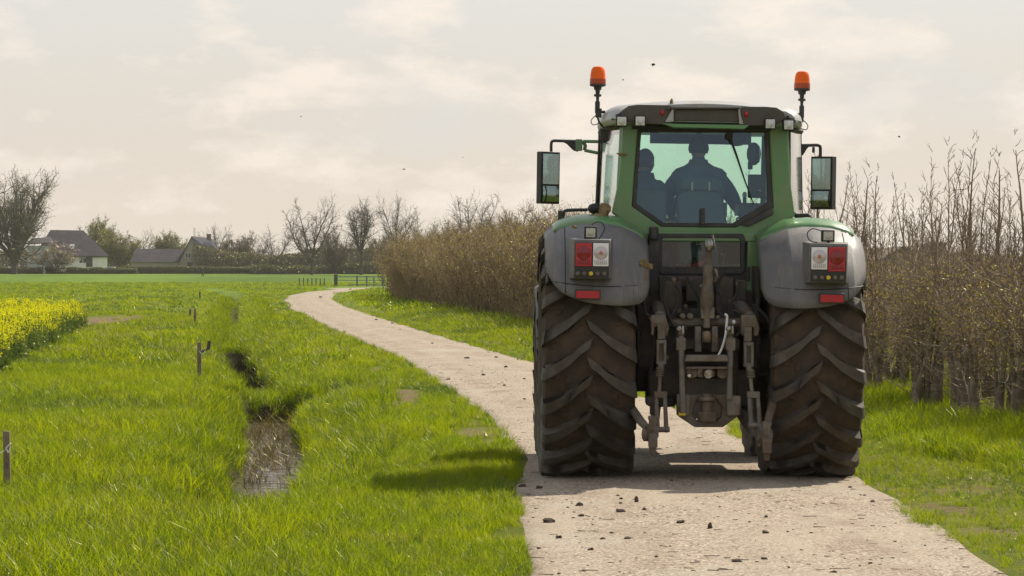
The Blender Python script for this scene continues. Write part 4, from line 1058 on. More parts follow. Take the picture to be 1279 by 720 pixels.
# ---- lane
def road_mesh():
    Yl = list(np.arange(-30,17,3))+list(np.arange(17,70,.35))+list(np.arange(70,300,1.5))
    V = []; U = np.array([-.03,0,.03,.12,.25,.4,.5,.6,.75,.88,.97,1.0,1.03])
    q = np.random.default_rng(4)
    def ed(Y):
        j = .03*math.sin(Y*.7)+.012*math.sin(Y*2.3+1)
        l = float(np.interp(Y, LY, LX)); r = float(np.interp(Y, RY, RX))
        return l+j*.8, r+.03*math.sin(Y*.8+2)+.012*math.sin(Y*2.1)
    for Y in Yl:
        l, r = ed(Y)
        for u in U:
            x = l+(r-l)*u; V.append((x, Y, .004+.03*max(0,1-(2*u-1)**2) if 0 <= u <= 1 else -.05))
    # the bend behind the hedge end
    l0, r0 = ed(298); c0 = Vector(((l0+r0)/2, 300)); hwid = 1.7
    P = [Vector((c0.x,300)), Vector((-15.2,311)), Vector((-13,322)), Vector((-8,333)), Vector((2,343)), Vector((20,351)), Vector((60,358)), Vector((160,365))]
    P = [Vector((p.x,p.y,0)) for p in P]; P = smooth_path(P, 6)
    for i in range(2, len(P)):
        d = (P[min(i+1,len(P)-1)]-P[i-1]).normalized(); nrm = Vector((-d.y,d.x,0))
        w = 1.7
        for u in U:
            x = P[i]+nrm*w*(1-2*u); V.append((x.x, x.y, float(zt(np.array([x.x]),np.array([x.y]))[0])+.03))
    n = len(U); rows = len(V)//n; I = np.arange(rows*n).reshape(rows,n)
    Q = np.stack([I[:-1,:-1],I[:-1,1:],I[1:,1:],I[1:,:-1]],-1).reshape(-1,4)
    m, nt, out = new_mat('lane_surface')
    p = N(nt,'ShaderNodeBsdfPrincipled'); nt.links.new(p.outputs[0], out.inputs[0]); p.inputs['Roughness'].default_value = .9; p.inputs['Specular IOR Level'].default_value = .25
    g = N(nt,'ShaderNodeNewGeometry').outputs['Position']
    vo = N(nt,'ShaderNodeTexVoronoi'); vo.inputs['Scale'].default_value = 58; nt.links.new(g, vo.inputs['Vector'])
    rp = N(nt,'ShaderNodeValToRGB'); nt.links.new(vo.outputs['Color'], rp.inputs[0])
    e = rp.color_ramp.elements; e[0].color = (.085,.065,.048,1); e[1].color = (.60,.50,.39,1); e[0].position=.12; e[1].position = .9; k = e.new(.5); k.color = (.31,.245,.18,1)
    base = mixc(nt, rp.outputs[0], (.28,.222,.162), noise_fac(nt, 140, .45, .95, 3, vec=g))
    mp = N(nt,'ShaderNodeMapping'); nt.links.new(g, mp.inputs[0]); mp.inputs['Scale'].default_value = (1,.22,1)
    c2 = mixc(nt, base, (.37,.305,.23), noise_fac(nt, 1.6, .45, .7, 5, vec=mp.outputs[0]))
    c3 = mixc(nt, c2, (.23,.16,.105), noise_fac(nt, 3.1, .60, .72, 9, vec=mp.outputs[0], rough=.75))
    c4 = mixc(nt, c3, (.14,.10,.065), noise_fac(nt, 17, .66, .70, 6, vec=mp.outputs[0], rough=.7))
    ua = N(nt,'ShaderNodeAttribute', attribute_name='across')
    cr = N(nt,'ShaderNodeValToRGB'); nt.links.new(ua.outputs['Fac'], cr.inputs[0]); ce = cr.color_ramp.elements
    ce[0].position = 0; ce[0].color = (1,1,1,1); ce[1].position = 1; ce[1].color = (1,1,1,1)
    for ps, vv in ((.05,.35),(.12,0),(.17,.55),(.27,.7),(.36,.05),(.5,.3),(.64,.05),(.73,.7),(.83,.55),(.88,0),(.95,.35)):
        k_ = ce.new(ps); k_.color = (vv,vv,vv,1)
    mp2 = N(nt,'ShaderNodeMapping'); nt.links.new(g, mp2.inputs[0]); mp2.inputs['Scale'].default_value = (1,.35,1)
    mt = N(nt,'ShaderNodeMath', operation='MULTIPLY'); nt.links.new(cr.outputs[0], mt.inputs[0]); nt.links.new(noise_fac(nt, 2.6, .42, .66, 9, vec=mp2.outputs[0], rough=.75), mt.inputs[1])
    c4 = mixc(nt, c4, (.20,.145,.10), mt.outputs[0])
    c4 = mixc(nt, c4, (.37,.325,.26), noise_fac(nt, .45, .52, .70, 8, vec=g, rough=.7))
    nt.links.new(c4, p.inputs['Base Color'])
    hh = N(nt,'ShaderNodeMath', operation='ADD'); nt.links.new(vo.outputs['Distance'], hh.inputs[0]); nt.links.new(noise_fac(nt, 8, 0, 1, 5, vec=g), hh.inputs[1])
    nt.links.new(bump(nt, hh.outputs[0], .55, .012), p.inputs['Normal'])
    me = np_mesh('lane', np.array(V), Q, m, smooth=True)
    ua = me.attributes.new('across','FLOAT','POINT'); ua.data.foreach_set('value', np.tile(U, rows).astype(np.float32))
    return obj_from(me, 'lane')
tag(road_mesh(), kind='structure')

# ---- ditch water
def water_mesh():
    V = []; zw = -.60
    Ys = np.arange(31,52.5,.4)
    for Y in Ys:
        c = float(np.interp(Y, DY, DX)); V += [(c-.55,Y,zw),(c+.65,Y,zw)]
    Q = np.array([(2*i,2*i+1,2*i+3,2*i+2) for i in range(len(Ys)-1)])
    m, nt, out = new_mat('ditch_water')
    p = N(nt,'ShaderNodeBsdfPrincipled'); nt.links.new(p.outputs[0], out.inputs[0])
    p.inputs['Roughness'].default_value = .06; p.inputs['IOR'].default_value = 1.33
    g = N(nt,'ShaderNodeNewGeometry').outputs['Position']
    sc_m = noise_fac(nt, 5, .40, .60, 7, vec=g, rough=.7)
    nt.links.new(mixc(nt, (.03,.022,.014), (.085,.06,.032), sc_m), p.inputs['Base Color'])
    rr_ = N(nt,'ShaderNodeMapRange'); nt.links.new(sc_m, rr_.inputs[0]); rr_.inputs[3].default_value = .05; rr_.inputs[4].default_value = .8; nt.links.new(rr_.outputs[0], p.inputs['Roughness'])
    r2_ = N(nt,'ShaderNodeMapRange'); nt.links.new(sc_m, r2_.inputs[0]); r2_.inputs[3].default_value = .5; r2_.inputs[4].default_value = .0; nt.links.new(r2_.outputs[0], p.inputs['Specular IOR Level'])
    nt.links.new(bump(nt, noise_fac(nt, 5, 0, 1, 3, vec=g), .25, .02), p.inputs['Normal'])
    return obj_from(np_mesh('ditch_water', np.array(V), Q, m), 'ditch_water')
tag(water_mesh(), kind='structure')

# ================================================================ GRASS (instanced tufts)
src = bpy.data.collections.new('sources')   # unlinked: only the sources of the instanced ground cover
def tuft(name, g, n, h, spread, w, lean, mat_, segs=3, stalk=0, extra=None):
    V, Q, mi = [], [], []
    for i in range(n):
        a = g.random()*6.283; r = spread*math.sqrt(g.random()); bx, by = r*math.cos(a), r*math.sin(a)
        d = g.random()*6.283; hh = h*(.55+.6*g.random()); ln = lean*hh*(.3+1.0*g.random()); ww = w*(.7+.6*g.random())
        px, py = -math.sin(d), math.cos(d); b = len(V)
        tw = (g.random()-.5)*1.2
        for k in range(segs+1):
            t = k/segs; x = bx+math.cos(d)*ln*t*t; y = by+math.sin(d)*ln*t*t; z = hh*(t-.18*lean*t*t)
            wv = ww*(1-t**1.6)*.5+.0006; qx = math.cos(math.atan2(py,px)+tw*t); qy = math.sin(math.atan2(py,px)+tw*t)
            V += [(x-qx*wv,y-qy*wv,z),(x+qx*wv,y+qy*wv,z)]
        for k in range(segs): Q.append((b+2*k,b+2*k+1,b+2*k+3,b+2*k+2)); mi.append(0)
    me = np_mesh(name, np.array(V), np.array(Q), mat_, mi)
    o = bpy.data.objects.new(name, me); return o
def scatter(name, P, scl, idx, sources, tilt=.18, label=None, g=rng):
    c = bpy.data.collections.new(name+'_src')
    for i, o in enumerate(sources):
        o.name = '%s_%02d' % (name, i); c.objects.link(o)
    me = bpy.data.meshes.new(name); me.vertices.add(len(P)); me.vertices.foreach_set('co', np.asarray(P, np.float32).ravel())
    rot = np.stack([g.normal(0,tilt,len(P)), g.normal(0,tilt,len(P)), g.random(len(P))*6.283], 1).astype(np.float32)
    a = me.attributes.new('rot','FLOAT_VECTOR','POINT'); a.data.foreach_set('vector', rot.ravel())
    a = me.attributes.new('scl','FLOAT','POINT'); a.data.foreach_set('value', np.asarray(scl, np.float32))
    a = me.attributes.new('idx','INT','POINT'); a.data.foreach_set('value', np.asarray(idx, np.int32))
    ng = bpy.data.node_groups.new(name, 'GeometryNodeTree')
    ng.interface.new_socket('Geometry', in_out='INPUT', socket_type='NodeSocketGeometry'); ng.interface.new_socket('Geometry', in_out='OUTPUT', socket_type='NodeSocketGeometry')
    gi = ng.nodes.new('NodeGroupInput'); go = ng.nodes.new('NodeGroupOutput')
    ci = ng.nodes.new('GeometryNodeCollectionInfo'); ci.inputs['Collection'].default_value = c; ci.inputs['Separate Children'].default_value = True; ci.inputs['Reset Children'].default_value = True
    ip = ng.nodes.new('GeometryNodeInstanceOnPoints'); ip.inputs['Pick Instance'].default_value = True
    def na(n_, t): q = ng.nodes.new('GeometryNodeInputNamedAttribute'); q.data_type = t; q.inputs[0].default_value = n_; return [s for s in q.outputs if s.enabled][0]
    er = ng.nodes.new('FunctionNodeEulerToRotation'); ng.links.new(na('rot','FLOAT_VECTOR'), er.inputs[0])
    ng.links.new(gi.outputs[0], ip.inputs['Points']); ng.links.new(ci.outputs[0], ip.inputs['Instance'])
    ng.links.new(na('idx','INT'), ip.inputs['Instance Index']); ng.links.new(er.outputs[0], ip.inputs['Rotation']); ng.links.new(na('scl','FLOAT'), ip.inputs['Scale'])
    ng.links.new(ip.outputs[0], go.inputs[0])
    o = bpy.data.objects.new(name, me); link(o); md = o.modifiers.new('scatter','NODES'); md.node_group = ng
    return tag(o, kind='stuff')
G1 = leafy('grass_blade', [(.105,.17,.007),(.155,.235,.009),(.205,.275,.010),(.25,.30,.014)], .55, (1.7,1.5,.3), .5, sat_noise=(.45,(.22,.28,.009)), gloss=.012, dull=(.16,.165,.045))
G2 = leafy('grass_dry', [(.30,.25,.11),(.42,.36,.18),(.20,.17,.07)], .4, (1.1,1.0,.7), .5)
G3 = leafy('grass_dark', [(.05,.10,.010),(.075,.135,.012),(.10,.165,.015)], .42, (1.5,1.4,.5), .4, gloss=.05)
G4 = leafy('reed', [(.15,.09,.045),(.06,.042,.02),(.08,.09,.02),(.26,.18,.11)], .4, (1.2,1.0,.7), .4)
gg_ = np.random.default_rng(3)
near_src = [tuft('t', gg_, 18, .20, .08, .0055, .75, G1) for _ in range(5)] + [tuft('t', gg_, 5, .22, .08, .004, 1.3, G2) for _ in range(1)] + [tuft('t', gg_, 16, .19, .08, .0055, .7, G3) for _ in range(2)] + [tuft('t', gg_, 9, .13, .05, .024, 1.5, G3, 4)]
mid_src = [tuft('t', gg_, 26, .20, .20, .016, 1.0, G1, 2) for _ in range(5)] + [tuft('t', gg_, 10, .22, .2, .010, 1.2, G2, 2)] + [tuft('t', gg_, 24, .19, .2, .016, .8, G3, 2) for _ in range(2)]
far_src = [tuft('t', gg_, 34, .20, .55, .05, 1.0, G1, 1) for _ in range(4)] + [tuft('t', gg_, 10, .2, .5, .03, 1.2, G2, 1)] + [tuft('t', gg_, 34, .2, .55, .05, .8, G3, 1) for _ in range(3)]
def fbm(X, Y, s, seed=0):
    a = seed*1.7
    return (np.sin(X*s+a+1.7*np.sin(Y*s*.31+a))+np.sin(Y*s*.45+2.1*a+1.3*np.sin(X*s*.8+a))+.5*np.sin(X*s*2.3-Y*s*.9+a)+.5*np.sin(Y*s*1.1+X*s*1.9+3*a))/3
def in_rape(X, Y):
    # field edge line, left of it and nearer than its far end
    e = np.interp(Y, [50,56,94,97], [-7.7,-8.45,-12.1,-12.3])+.12*np.sin(Y*1.3)
    return (X < e) & (Y < 95.5)
def grass_points(d0, d1, dens, g, tan=.165):
    A = tan*(d1*d1-d0*d0); n = int(A*dens)
    Y = np.sqrt(d0*d0+g.random(n)*(d1*d1-d0*d0)); X = (g.random(n)*2-1)*tan*Y
    return X, Y
def grass_layer(name, d0, d1, dens, srcs, nG, nD, nK, base_scale=1.0, hmul=1.0):
    g = np.random.default_rng(int(d0*10)+5)
    X, Y = grass_points(d0, d1, dens, g)
    l = np.interp(Y, LY, LX); r = np.interp(Y, RY, RX)
    el = l-X; er = X-r                                  # distance outside the lane edges
    out = np.where(el > 0, el, er)
    k = out > -.04+.13*fbm(X,Y,2.3,4)
    if d1 > 300: k &= ~((Y > 296) & (X > -18) & (Y < 352))
    k &= ~in_rape(X, Y)
    dd = dirt_at(X, Y); k &= g.random(len(X)) > np.clip(np.where(er > 0, dd*1.2-.12+.45*fbm(X,Y,6,2), dd*2.4-.25+.75*fbm(X,Y,4,2)), 0, .985)
    z = zt(X, Y); dxx = X-np.interp(Y, DY, DX); 
    k &= ~((z < -.60) & (Y < 52) & (np.abs(dxx) < 1))
    k &= ~((Y > 60) & (z < -.26) & (np.abs(dxx) < 1) & (g.random(len(X)) < .4))
    for a_, b_ in ((50.0,51.1),(86.0,89.0),(172,180)): k &= ~((Y > a_) & (Y < b_) & (np.abs(dxx) < .5) & (g.random(len(X)) < .8))
    X, Y, z, out, er = X[k], Y[k], z[k], out[k], er[k]; n = len(X); dxx = dxx[k]
    right = er > 0
    # height: short near the lane, lush further away; the right verge is short and mossy before the tall grass at the hedge foot
    hl = .42+.58*smooth(.25,1.6,out)
    hl = np.where(right, np.where(Y < 60, .30+.12*fbm(X,Y,5,1)+1.2*smooth(1.05,1.75,out+.25*fbm(X,Y,2.1,3)), .32+.9*smooth(.5,1.8,out)), hl)
    lush = smooth(29,22,Y) if False else (1-smooth(24,31,Y))
    hl = np.where(~right, hl*(1+.32*lush*smooth(.8,2.5,out)), hl)
    hl *= .82+.35*fbm(X, Y, 1.7, 5)
    hl = np.where(~right & (np.abs(dxx+.2) < 3.2) & (Y > 31), hl*(1+.32*fbm(X,Y,3.3,9)), hl)
    deep = np.clip(-z/.5, 0, 1); hl = np.where(np.abs(dxx) < 1.3, hl*(1-.15*deep), hl)
    # kept low in the hollow nearer than the water so it can be seen
    hl *= np.where((np.abs(dxx) < .55) & (Y < 36) & (Y > 23), .68, 1.0)
    crop = (X < -14.5-.0*Y) | ((Y > 97) & (X < -9.5-(Y-97)*.018))
    hl = np.where(crop & (Y > 97), hl*.75, hl)
    scl = np.clip(hl, np.where(right, .34, .58), 1.8)*base_scale*(.8+.4*g.random(n))
    u = g.random(n); pat = fbm(X, Y, .9, 7)
    kd = .12+.08*(pat > .4)+np.where(right & (Y < 60) & (out < 1.2), .22, 0); kk = .14+.55*np.clip(-pat, 0, 1)+.35*np.clip(-fbm(X,Y,.28,3),0,1)+.25*deep
    idx = np.where(u < kd, nG+g.integers(0, nD, n), np.where(u < kd+kk, nG+nD+g.integers(0, nK, n), g.integers(0, nG, n)))
    o = scatter(name, np.stack([X,Y,z-.008],1), scl, idx, srcs, .22, g=g)
    return o
tag(grass_layer('grass', 17.4, 33, 290, near_src, 5, 1, 3, .86), 'bright green spring grass growing along the lane and ditch', 'grass')
tag(grass_layer('grass', 33, 60, 110, [o.copy() for o in near_src], 5, 1, 3, 1.0), 'green grass on the banks of the ditch further along', 'grass')
tag(grass_layer('grass', 60, 130, 20, mid_src, 5, 1, 2, 1.05), 'sunny meadow grass between the rapeseed and the bend of the lane', 'grass')
tag(grass_layer('grass', 130, 420, 1.4, far_src, 4, 1, 3, .9), 'distant meadow grass beyond the bend', 'grass')

def bank_grass():
    g = np.random.default_rng(77); n = 34000; Y = 27+g.random(n)**1.25*165; X = np.interp(Y, DY, DX)+g.uniform(-1.3,1.5,n); z = zt(X, Y)
    k = (z > np.where(Y < 60, -.57, -.50+.12*np.sin(Y*2)*np.sin(X*7))) & (z < -.10) & (g.random(n) < .85); X, Y, z = X[k], Y[k], z[k]; n = len(X)
    srcs = [o.copy() for o in near_src]; idx = np.where(g.random(n) < .12, 5, np.where(g.random(n) < .45, 6+g.integers(0,2,n), g.integers(0,5,n)))
    return scatter('bank_grass', np.stack([X,Y,z-.01],1), (.75+.5*g.random(n))*(1+.9*smooth(60,120,Y)), idx, srcs, .32, g=g)
tag(bank_grass(), 'tangled grass hanging over the banks of the ditch', 'grass')
# reeds and dead stalks in the ditch water
def reeds():
    g = np.random.default_rng(9); srcs = [tuft('t', g, 7, .26, .09, .006, 1.1, G4, 3) for _ in range(5)]
    n = 520; Y = 34+g.random(n)**.9*16.5; c = np.interp(Y, DY, DX); X = c+g.normal(0,.26,n)
    k = (g.random(n) < np.where(Y < 38.5, .30, .62)) & (np.abs(X-c) < .55); X, Y = X[k], Y[k]
    return scatter('reeds', np.stack([X,Y,np.full(len(X),-.62)],1), .45+.75*g.random(len(X)), g.integers(0,5,len(X)), srcs, .3, g=g)
tag(reeds(), 'dry brown reeds standing in the ditch water', 'reeds')

# lush strip of tall grass at the foot of the right hedge is part of the layers above; straw litter on the bank
# ---- rapeseed
def rape():
    g = np.random.default_rng(21)
    ST = leafy('rape_leaf', [(.05,.085,.02),(.085,.13,.03),(.12,.17,.05)], .4, (1.3,1.3,.6)); FL = leafy('rape_flower', [(.72,.66,.012),(.82,.76,.02),(.60,.56,.012)], .45, (1,1.05,.5), gloss=.02)
    srcs = []
    for s in range(6):
        V, Q, mi = [], [], []
        def quad(c, a, b, m):
            i = len(V); c = np.array(c); V.extend([c-a, c+b, c+a, c-b]); Q.append((i,i+1,i+2,i+3)); mi.append(m)
        for st in range(7):
            bx, by = g.normal(0,.09,2); h = .62+.26*g.random(); lx, ly = g.normal(0,.05,2)
            segs = 4
            for k in range(segs):
                p0 = np.array((bx+lx*k/segs,by+ly*k/segs,h*k/segs)); p1 = np.array((bx+lx*(k+1)/segs,by+ly*(k+1)/segs,h*(k+1)/segs)); i = len(V)
                w = np.array((.006,.003,0)); V.extend([p0-w,p0+w,p1+w,p1-w]); Q.append((i,i+1,i+2,i+3)); mi.append(0)
            for k in range(12):
                t = .08+.78*g.random(); a = g.normal(size=3); a /= np.linalg.norm(a); a[2] = abs(a[2])*.5; b = np.cross(a, g.normal(size=3)); b /= np.linalg.norm(b)
                ln = .05*(1.3-t)+.012; quad(np.array((bx+lx*t,by+ly*t,h*t))+a*ln, a*ln, b*ln*.4, 0)
            for k in range(15 if st % 2 else 5):
                c = np.array((bx+lx,by+ly,h))+g.normal(0,1,3)*np.array((.028,.028,.035)); a = g.normal(size=3); a /= np.linalg.norm(a); b = np.cross(a, g.normal(size=3)); b /= np.linalg.norm(b)
                quad(c, a*.013, b*.013, 1)
        me = np_mesh('r', np.array(V), np.array(Q), [ST, FL], mi); srcs.append(bpy.data.objects.new('r', me))
    n = 16000; Y = 50+g.random(n)*46; X = -8-g.random(n)*10
    k = in_rape(X, Y) & (X > -.17*Y-1.0); X, Y = X[k], Y[k]
    return scatter('rapeseed_crop', np.stack([X,Y,zt(X,Y)],1), (.58+.46*g.random(len(X))**1.4)*(.90+.16*fbm(X,Y,.9,2)), g.integers(0,6,len(X)), srcs, .1, g=g)
tag(rape(), 'yellow flowering rapeseed crop at the edge of the meadow', 'rapeseed')

# ================================================================ HEDGE SAPLINGS AND TREES
def norm(v): return v/(np.linalg.norm(v)+1e-9)
def branch(segs, g, p, d, ln, r, n, wob, up, tips=None, taper=.6):
    """append a wobbly branch; returns points and dirs along it"""
    pts = [p.copy()]; ds = []
    for i in range(n):
        d = norm(d+g.normal(0,wob,3)+np.array((0,0,up))); q = p+d*ln/n
        r0 = r*(1-(1-taper)*i/n); r1 = r*(1-(1-taper)*(i+1)/n)
        segs.append((*p,*q,r0,r1)); p = q; pts.append(p.copy()); ds.append(d.copy())
    return pts, ds
LEAF_H = leafy('hedge_leaf', [(.25,.26,.04),(.37,.36,.06),(.28,.19,.075),(.18,.22,.035)], .45, (1.3,1.2,.6), attr='pos')
LEAF_B = leafy('hedge_leaf_brown', [(.32,.20,.11),(.22,.145,.085),(.34,.26,.11),(.19,.13,.07),(.32,.31,.06)], .4, (1.3,1.1,.7), attr='pos')
def sapling(seed, H=3.0, tw_mat='twig', leafd=1.0):
    """one young hedge tree: a stout stem, a tangled lower half and one or two bare leaders"""
    g = np.random.default_rng(seed); tr, tw = [], []; tips = []
    nst = g.integers(2,4)
    for s in range(nst):
        b = np.array((g.normal(0,.12)*(s>0),g.normal(0,.12)*(s>0),-.05)); lead = s == 0 or g.random() < .75
        h = H*(.8+.35*g.random()) if lead else H*(.50+.15*g.random())
        d = norm(np.array((g.normal(0,.09),g.normal(0,.09),1))); r = (.095 if s == 0 else .05)*(.7+.6*g.random())
        pts, ds = branch(tr, g, b, d, h*.40, r, 6, .07, .05, taper=.42)
        p2, d2 = branch(tw, g, pts[-1], ds[-1], h*.60, r*.34, 9, .05, .06, taper=.16)
        nodes = list(zip(pts[1:], ds))+list(zip(p2[1:], d2))
        for i, (p, dd) in enumerate(nodes):
            t = p[2]/H; low = t < .50; nb = (5 if t > .24 else 1) if low else 3
            for k in range(nb):
                a = g.random()*6.283; out = np.array((math.cos(a),math.sin(a),0))
                d3 = norm(out*(1.1 if low else .7)+np.array((0,0,.15+1.1*g.random() if low else 1.0)))
                ln = (.75 if low else (.55*(1.15-t)))*(.4+.9*g.random()); q0 = p+dd*g.random()*.2
                p3, d3s = branch(tw, g, q0, d3, ln, .0075 if low else .0052, 4, .15, .04, taper=.35)
                if low: tips += p3[1:]
                for m in range(4 if low else 1):
                    j = 1+g.integers(0,3); p4_, _ = branch(tw, g, p3[j], norm(d3s[j-1]+g.normal(0,.75 if low else .4,3)), ln*.5, .0038, 2, .2, .02, taper=.5)
                    if low: tips += p4_[1:]
    tips = np.array(tips)
    V, Q = seg_arrays(tr, 7); V2, Q2 = seg_arrays(tw, 3)
    low = tips[(tips[:,2] < H*.60) & (tips[:,2] > .45)]
    nl = int(1500*leafd); c = low[g.integers(0,len(low),nl)]+g.normal(0,.08,(nl,3))
    V3, Q3 = leaf_arrays(c, .015, g)
    VV = np.concatenate([V2, V3]); QQ = np.concatenate([Q2, Q3+len(V2)]); mi = np.concatenate([np.zeros(len(Q2)), 1+(g.random(len(Q3)) < .6)])
    return np_mesh('trunk', V, Q, M['bark'], smooth=True), np_mesh('crown', VV, QQ, [M[tw_mat], LEAF_H, LEAF_B], mi)
def bush(seed, H=4.0, W=2.2):
    """dense leaning shrub for the far part of the hedge"""
    g = np.random.default_rng(seed); tr, tw = [], []; tips = []
    for s in range(30):
        a = g.random()*6.283; b = np.array((g.normal(0,.5),g.normal(0,.5),0)); d = norm(np.array((math.cos(a)*.42+.10,math.sin(a)*.42,1)))
        pts, ds = branch(tr, g, b, d, H*.5*(.7+.5*g.random()), .03, 4, .1, .02, taper=.6)
        p2, d2 = branch(tw, g, pts[-1], ds[-1], H*.5*(.5+.55*g.random()), .016, 6, .12, .03, taper=.3)
        for p, dd in list(zip(pts[1:], ds))+list(zip(p2[1:], d2)):
            for k in range(7):
                a = g.random()*6.283
                p3, _ = branch(tw, g, p, norm(np.array((math.cos(a)*.9+.25,math.sin(a)*.9,.75))), W*.30*(.4+.8*g.random()), .0085, 3, .18, .03, taper=.4); tips += p3[1:]
    tips = np.array(tips); n = 5200; c = tips[g.integers(0,len(tips),n)]+g.normal(0,.12,(n,3))
    V, Q = seg_arrays(tr, 4); V2, Q2 = seg_arrays(tw, 3); V3, Q3 = leaf_arrays(c, .032, g)
    mi = np.concatenate([np.zeros(len(Q2)), 1+(g.random(len(Q3)) < .45)])
    return np_mesh('trunk', V, Q, M['twig_tan']), np_mesh('crown', np.concatenate([V2,V3]), np.concatenate([Q2,Q3+len(V2)]), [M['twig_tan'], LEAF_H, LEAF_B], mi)
def plant(name, meshes, loc, rz, sc, label, cat, group):
    r = empty(name, loc, rz); r.scale = sc if isinstance(sc, tuple) else (sc,sc,sc)
    obj_from(meshes[0], 'trunk', r); obj_from(meshes[1], 'crown', r)
    return tag(r, label, cat, group)
HX = np.array([-22,-14.5,-11.0,-8.2,-4.6,-1.6,.75,2.5,4.35,5.15,5.9,6.4,6.8]); HY = np.array([300,258,240,221,172,135,105,78,43,36.5,29,24,16.])
o_ = np.argsort(HY); HX, HY = HX[o_], HY[o_]
def hedge_x(Y): return np.interp(Y, HY, HX)
sap = [sapling(100+i, 2.9, 'twig', 1.0) for i in range(9)]
bsh = [bush(200+i, 4.0) for i in range(6)]
q = random.Random(12)
# saplings, three staggered lines; front line keeps to the hedge foot
Y = 25.0; n_s = 0
while Y < 76:
    for row, off in ((0,0),(1,.9),(2,2.0),(3,3.2)):
        if row == 3 and q.random() < .3: continue
        x = float(hedge_x(Y))+off+q.uniform(-.15,.15); y = Y+q.uniform(-.3,.3)+row*.3
        hs = (.76+.3*q.random())*(1.0 if row < 2 else .9)*(1+.0022*(Y-30))
        plant('sapling', sap[q.randrange(9)], (x, y, float(zt(x,y))), q.uniform(0,6.28), (hs*.95,hs*.95,hs), 'bare brown sapling in the dense row along the lane beside the tractor', 'sapling', 'bare saplings in the hedgerow beside the lane')
        n_s += 1
    Y += .95+.010*(Y-25)
Y = 78.0
while Y < 213:
    for row, off in ((0,.4),(1,2.0)):
        x = float(hedge_x(Y))+off+q.uniform(-.3,.3); y = Y+q.uniform(-.5,.5)
        # rounded end of the hedge where the lane bends
        hs = (.78+.34*q.random())*(.66+.34*min(1,(216-Y)/20)**.5 if Y > 196 else 1)*(.74+.0012*(Y-78))
        plant('hedge_shrub', bsh[q.randrange(6)], (x, y, float(zt(x,y))), q.uniform(-.6,.6), (hs,hs,hs), 'dense brown and yellowish shrub of the leafless hedge by the bend', 'shrub', 'shrubs of the far hedge by the bend')
    Y += 1.7+.005*(Y-78)
print('saplings', n_s)

# ---- bigger bare trees
def tree(seed, H, fork=.3, spread=.55, limbs=6, lean=0, leaf=None, leafn=0, lsize=.12, upb=.1, tr_r=None, dens=1.0, twr=.022, willow=False):
    g = np.random.default_rng(seed); tr, tw = [], []; tips = []
    r = tr_r or H*.022
    pts, ds = branch(tr, g, np.array((0,0,-.1)), norm(np.array((lean,0,1))), H*fork, r, 4, .05, .02, taper=.75)
    nodes = []
    for i in range(limbs):
        a = 6.283*i/limbs+g.normal(0,.3); up = .55+.9*g.random()
        if i == 0 : up = 3
        d = norm(np.array((math.cos(a)*spread*1.6, math.sin(a)*spread*1.6, up))); k = pts[-1] if g.random() < .6 else pts[-2]
        p1, d1 = branch(tr, g, k, d, (H*(1-fork))*(.62+.2*g.random())*(1 if i else 1.12), r*.58, 7, .13, upb, taper=.28)
        for j in range(1, len(p1)):
            t = j/7
            for m in range(int(3*dens+.5)):
                dd = norm(d1[j-1]+g.normal(0,.65,3)+np.array((0,0,.1))); ln = H*(1-fork)*.36*(1.1-t*.55)*(.6+.6*g.random())
                p2, d2 = branch(tw, g, p1[j], dd, ln, r*.25*(1.2-t*.6), 5, .17, upb*.8, taper=.3)
                for jj in range(1, len(p2)):
                    for mm in range(2):
                        dd3 = norm(d2[jj-1]+g.normal(0,.7,3)); l3 = ln*.42*(.5+.7*g.random())
                        p3, d3 = branch(tw, g, p2[jj], dd3, l3, twr, 3, .2, upb*.6 if not willow else -.08, taper=.6)
                        tips += p3[1:]
                        for q3 in range(2):
                            z = 1+g.integers(0,3); p4, _ = branch(tw, g, p3[z], norm(d3[z-1]+g.normal(0,.6,3)), l3*.6, twr*.7, 2, .15, upb*.3, taper=.6); tips += p4[1:]
    V, Q = seg_arrays(tr, 7); V2, Q2 = seg_arrays(tw, 3); mats = [M['twig_far']]; mi = np.zeros(len(Q2))
    if leaf is not None:
        tips = np.array(tips); c = tips[g.integers(0,len(tips),leafn)]+g.normal(0,H*.012,(leafn,3)); V3, Q3 = leaf_arrays(c, lsize, g)
        mi = np.concatenate([mi, np.ones(len(Q3))]); Q2 = np.concatenate([Q2, Q3+len(V2)]); V2 = np.concatenate([V2, V3]); mats.append(leaf)
    return np_mesh('trunk', V, Q, M['bark_far'], smooth=True), np_mesh('crown', V2, Q2, mats, mi)
LY1 = leafy('spring_leaf', [(.16,.17,.04),(.22,.22,.05),(.13,.14,.035)], .4, (1.3,1.2,.6), attr='pos')
LY2 = leafy('spring_leaf_green', [(.10,.13,.035),(.14,.16,.045),(.11,.12,.04)], .4, (1.3,1.2,.6), attr='pos')
LBR = leafy('brown_bud', [(.17,.12,.09),(.14,.10,.08),(.19,.15,.10)], .3, (1.2,1.1,.8), attr='pos')
T1 = [tree(300+i, 10, .20, .50, 6, leaf=LBR, leafn=400, lsize=.06, upb=.05, twr=.016, dens=.8) for i in range(4)]
T2 = [tree(310+i, 10, .18, .50, 7, leaf=LY1, leafn=9000, lsize=.13, dens=1.2) for i in range(2)]
T3 = [tree(320+i, 10, .30, .30, 6, leaf=LBR, leafn=500, lsize=.06, upb=.10, dens=.8, twr=.016) for i in range(2)]
T4 = [tree(333+i, 10, .12, .36, 9, leaf=LY2, leafn=3800, lsize=.08, upb=.10, dens=.9, tr_r=.34, twr=.016) for i in range(1)]
T5 = [tree(340+i, 10, .06, .62, 8, leaf=LBR, leafn=7000, lsize=.12, dens=1.1) for i in range(2)]
